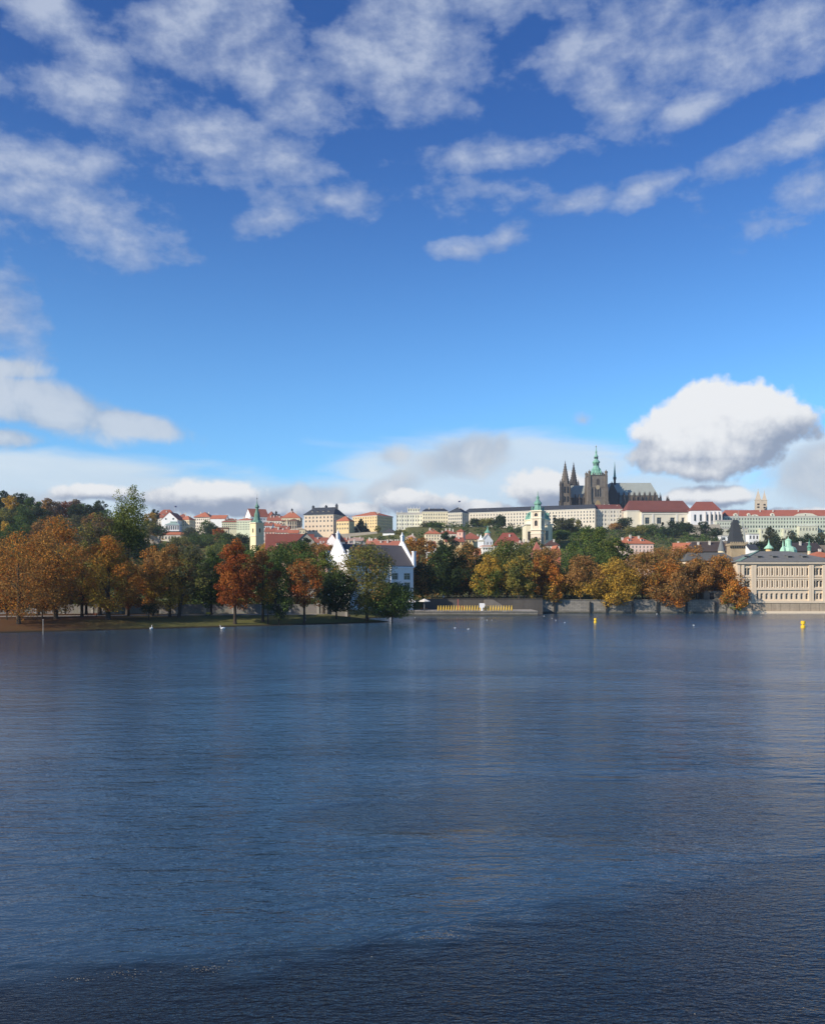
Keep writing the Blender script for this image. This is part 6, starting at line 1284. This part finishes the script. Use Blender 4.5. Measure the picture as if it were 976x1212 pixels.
# ---------------------------------------------------------------- people
def person(label, px_, D, rz, top, legs, hairc, stride=.16, skinc=(.45, .28, .20)):
    x = PX(px_, D); r = thing('person', label, 'person', (x, D, T(x, D)+.05), rz, 'people in the park')
    s_ = stride
    V = [(0,0,.95), (0,0,1.15), (0,0,1.36), (0,0,1.47), (0,.02,1.56), (0,.03,1.68),
         (.19,0,1.40), (.25,-.06,1.13), (.23,.10,.90), (.22,.15,.83), (-.19,0,1.40), (-.25,.06,1.13), (-.22,-.02,.90), (-.21,.02,.82),
         (.10,0,.90), (.11,s_*.8,.50), (.11,s_,.08), (.11,s_+.16,.04), (-.10,0,.90), (-.11,-s_*.3,.50), (-.11,-s_*1.1,.10), (-.11,-s_+.08,.04)]
    E = [(0,1),(1,2),(2,3),(3,4),(4,5),(2,6),(6,7),(7,8),(8,9),(2,10),(10,11),(11,12),(12,13),(0,14),(14,15),(15,16),(16,17),(0,18),(18,19),(19,20),(20,21)]
    Rr = [(.15,.11), (.15,.11), (.18,.12), .055, .09, .085, .07, .05, .038, .04, .07, .05, .038, .04, .095, .065, .045, (.045,.03), .095, .065, .045, (.045,.03)]
    skin('body', V, E, Rr, material('cloth_%s' % label[:12], lambda b: principled(b, b.mix(b.smooth(b.sep(b.node('ShaderNodeTexCoord').outputs['Object'])[2], 1.50, 1.52), b.mix(b.smooth(b.sep(b.node('ShaderNodeTexCoord').outputs['Object'])[2], .88, .90), legs, top), skinc), .85, .2)), r, 2)
    m = MB(); m.lathe(0, 0, [(.04, -.02), (.095, .0), (.10, .06), (.075, .12), (.02, .15)], 10); m.build('hair', surf('hair_%s' % label[:8], hairc, .1, 3), r, (0, .0, 1.63), smooth=True)
person('person in dark clothes walking on the park path, left of the two', 182.5, 228, RD(80), (.025, .025, .035), (.02, .02, .025), (.03, .02, .015))
person('person in dark blue-violet jacket walking on the park path, right of the two', 187.2, 228.5, RD(70), (.05, .04, .10), (.03, .03, .05), (.05, .03, .02))
person('person in white shirt on the path below the rust-coloured trees', 361, 229, RD(100), (.78, .77, .75), (.5, .5, .5), (.05, .03, .02))
person('person in orange jacket on the path before the mill', 413.6, 236, RD(60), (.62, .20, .10), (.05, .05, .07), (.08, .05, .03))
# ---------------------------------------------------------------- drifting leaves and foam
rg = random.Random(5); vs = []; fs = []
def speck(x, y, s):
    o = len(vs); n = 5; a0 = rg.uniform(0, 6)
    for i in range(n): r_ = s*rg.uniform(.5, 1.1); vs.append((x+r_*math.cos(a0+i*1.257), y+r_*.8*math.sin(a0+i*1.257), .012+rg.uniform(0, .008)))
    fs.append(tuple(range(o, o+n)))
line = [(0, 1163), (90, 1160), (150, 1152), (240, 1148), (250, 1146), (300, 1133), (385, 1128), (480, 1114), (505, 1108), (535, 1107), (560, 1096), (640, 1080)]
for _ in range(330):
    k_ = rg.random()*(len(line)-1); i = int(k_); f = k_-i; cx_ = line[i][0]*(1-f)+line[i+1][0]*f; cy_ = line[i][1]*(1-f)+line[i+1][1]*f
    if rg.random() < .65: c0 = rg.choice(((240,1149),(250,1146),(500,1111),(535,1109),(150,1154),(95,1160),(560,1097))); cx_, cy_ = c0[0]+rg.gauss(0, 9), c0[1]+rg.gauss(0, 2.2)
    else: cx_ += rg.gauss(0, 12); cy_ += rg.gauss(0, 5)
    D = CZ*F/(cy_-YH); speck(PX(cx_, D), D, rg.uniform(.006, .022))
for _ in range(110):
    px_, py_ = rg.uniform(0, 976), rg.uniform(800, 1210); D = CZ*F/(py_-YH); speck(PX(px_, D), D, rg.uniform(.008, .026))
for _ in range(40): px_, py_ = rg.uniform(0, 40), rg.gauss(990, 3); D = CZ*F/(py_-YH); speck(PX(px_, D), D, rg.uniform(.01, .03))
me = bpy.data.meshes.new('floating_leaves'); me.from_pydata(vs, [], fs); me.materials.append(surf('floating_leaf', (.42, .36, .25), .5, 3, fine=9))
tag(link('floating_leaves', me), 'pale leaves and foam specks drifting in loose lines on the near water', 'leaves', None, 'stuff')
# fallen leaves and bank grass
# ---------------------------------------------------------------- autumn air
def build_haze(dens):
    m = MB(); m.box(-4100, 4100, -620, 4300, -4.2, 190)
    mt = bpy.data.materials.new('autumn_air'); mt.use_nodes = True; hb = NB(mt.node_tree); o = hb.node('ShaderNodeOutputMaterial')
    v = hb.node('ShaderNodeVolumePrincipled'); v.inputs['Color'].default_value = (.80, .88, 1, 1); v.inputs['Density'].default_value = dens; v.inputs['Anisotropy'].default_value = .3
    hb.l.new(v.outputs[0], o.inputs['Volume']); tag(m.build('haze', mt), 'thin pale autumn haze filling the river valley', 'haze', None, 'stuff')
build_terrain(); build_water(); build_haze(.00009)
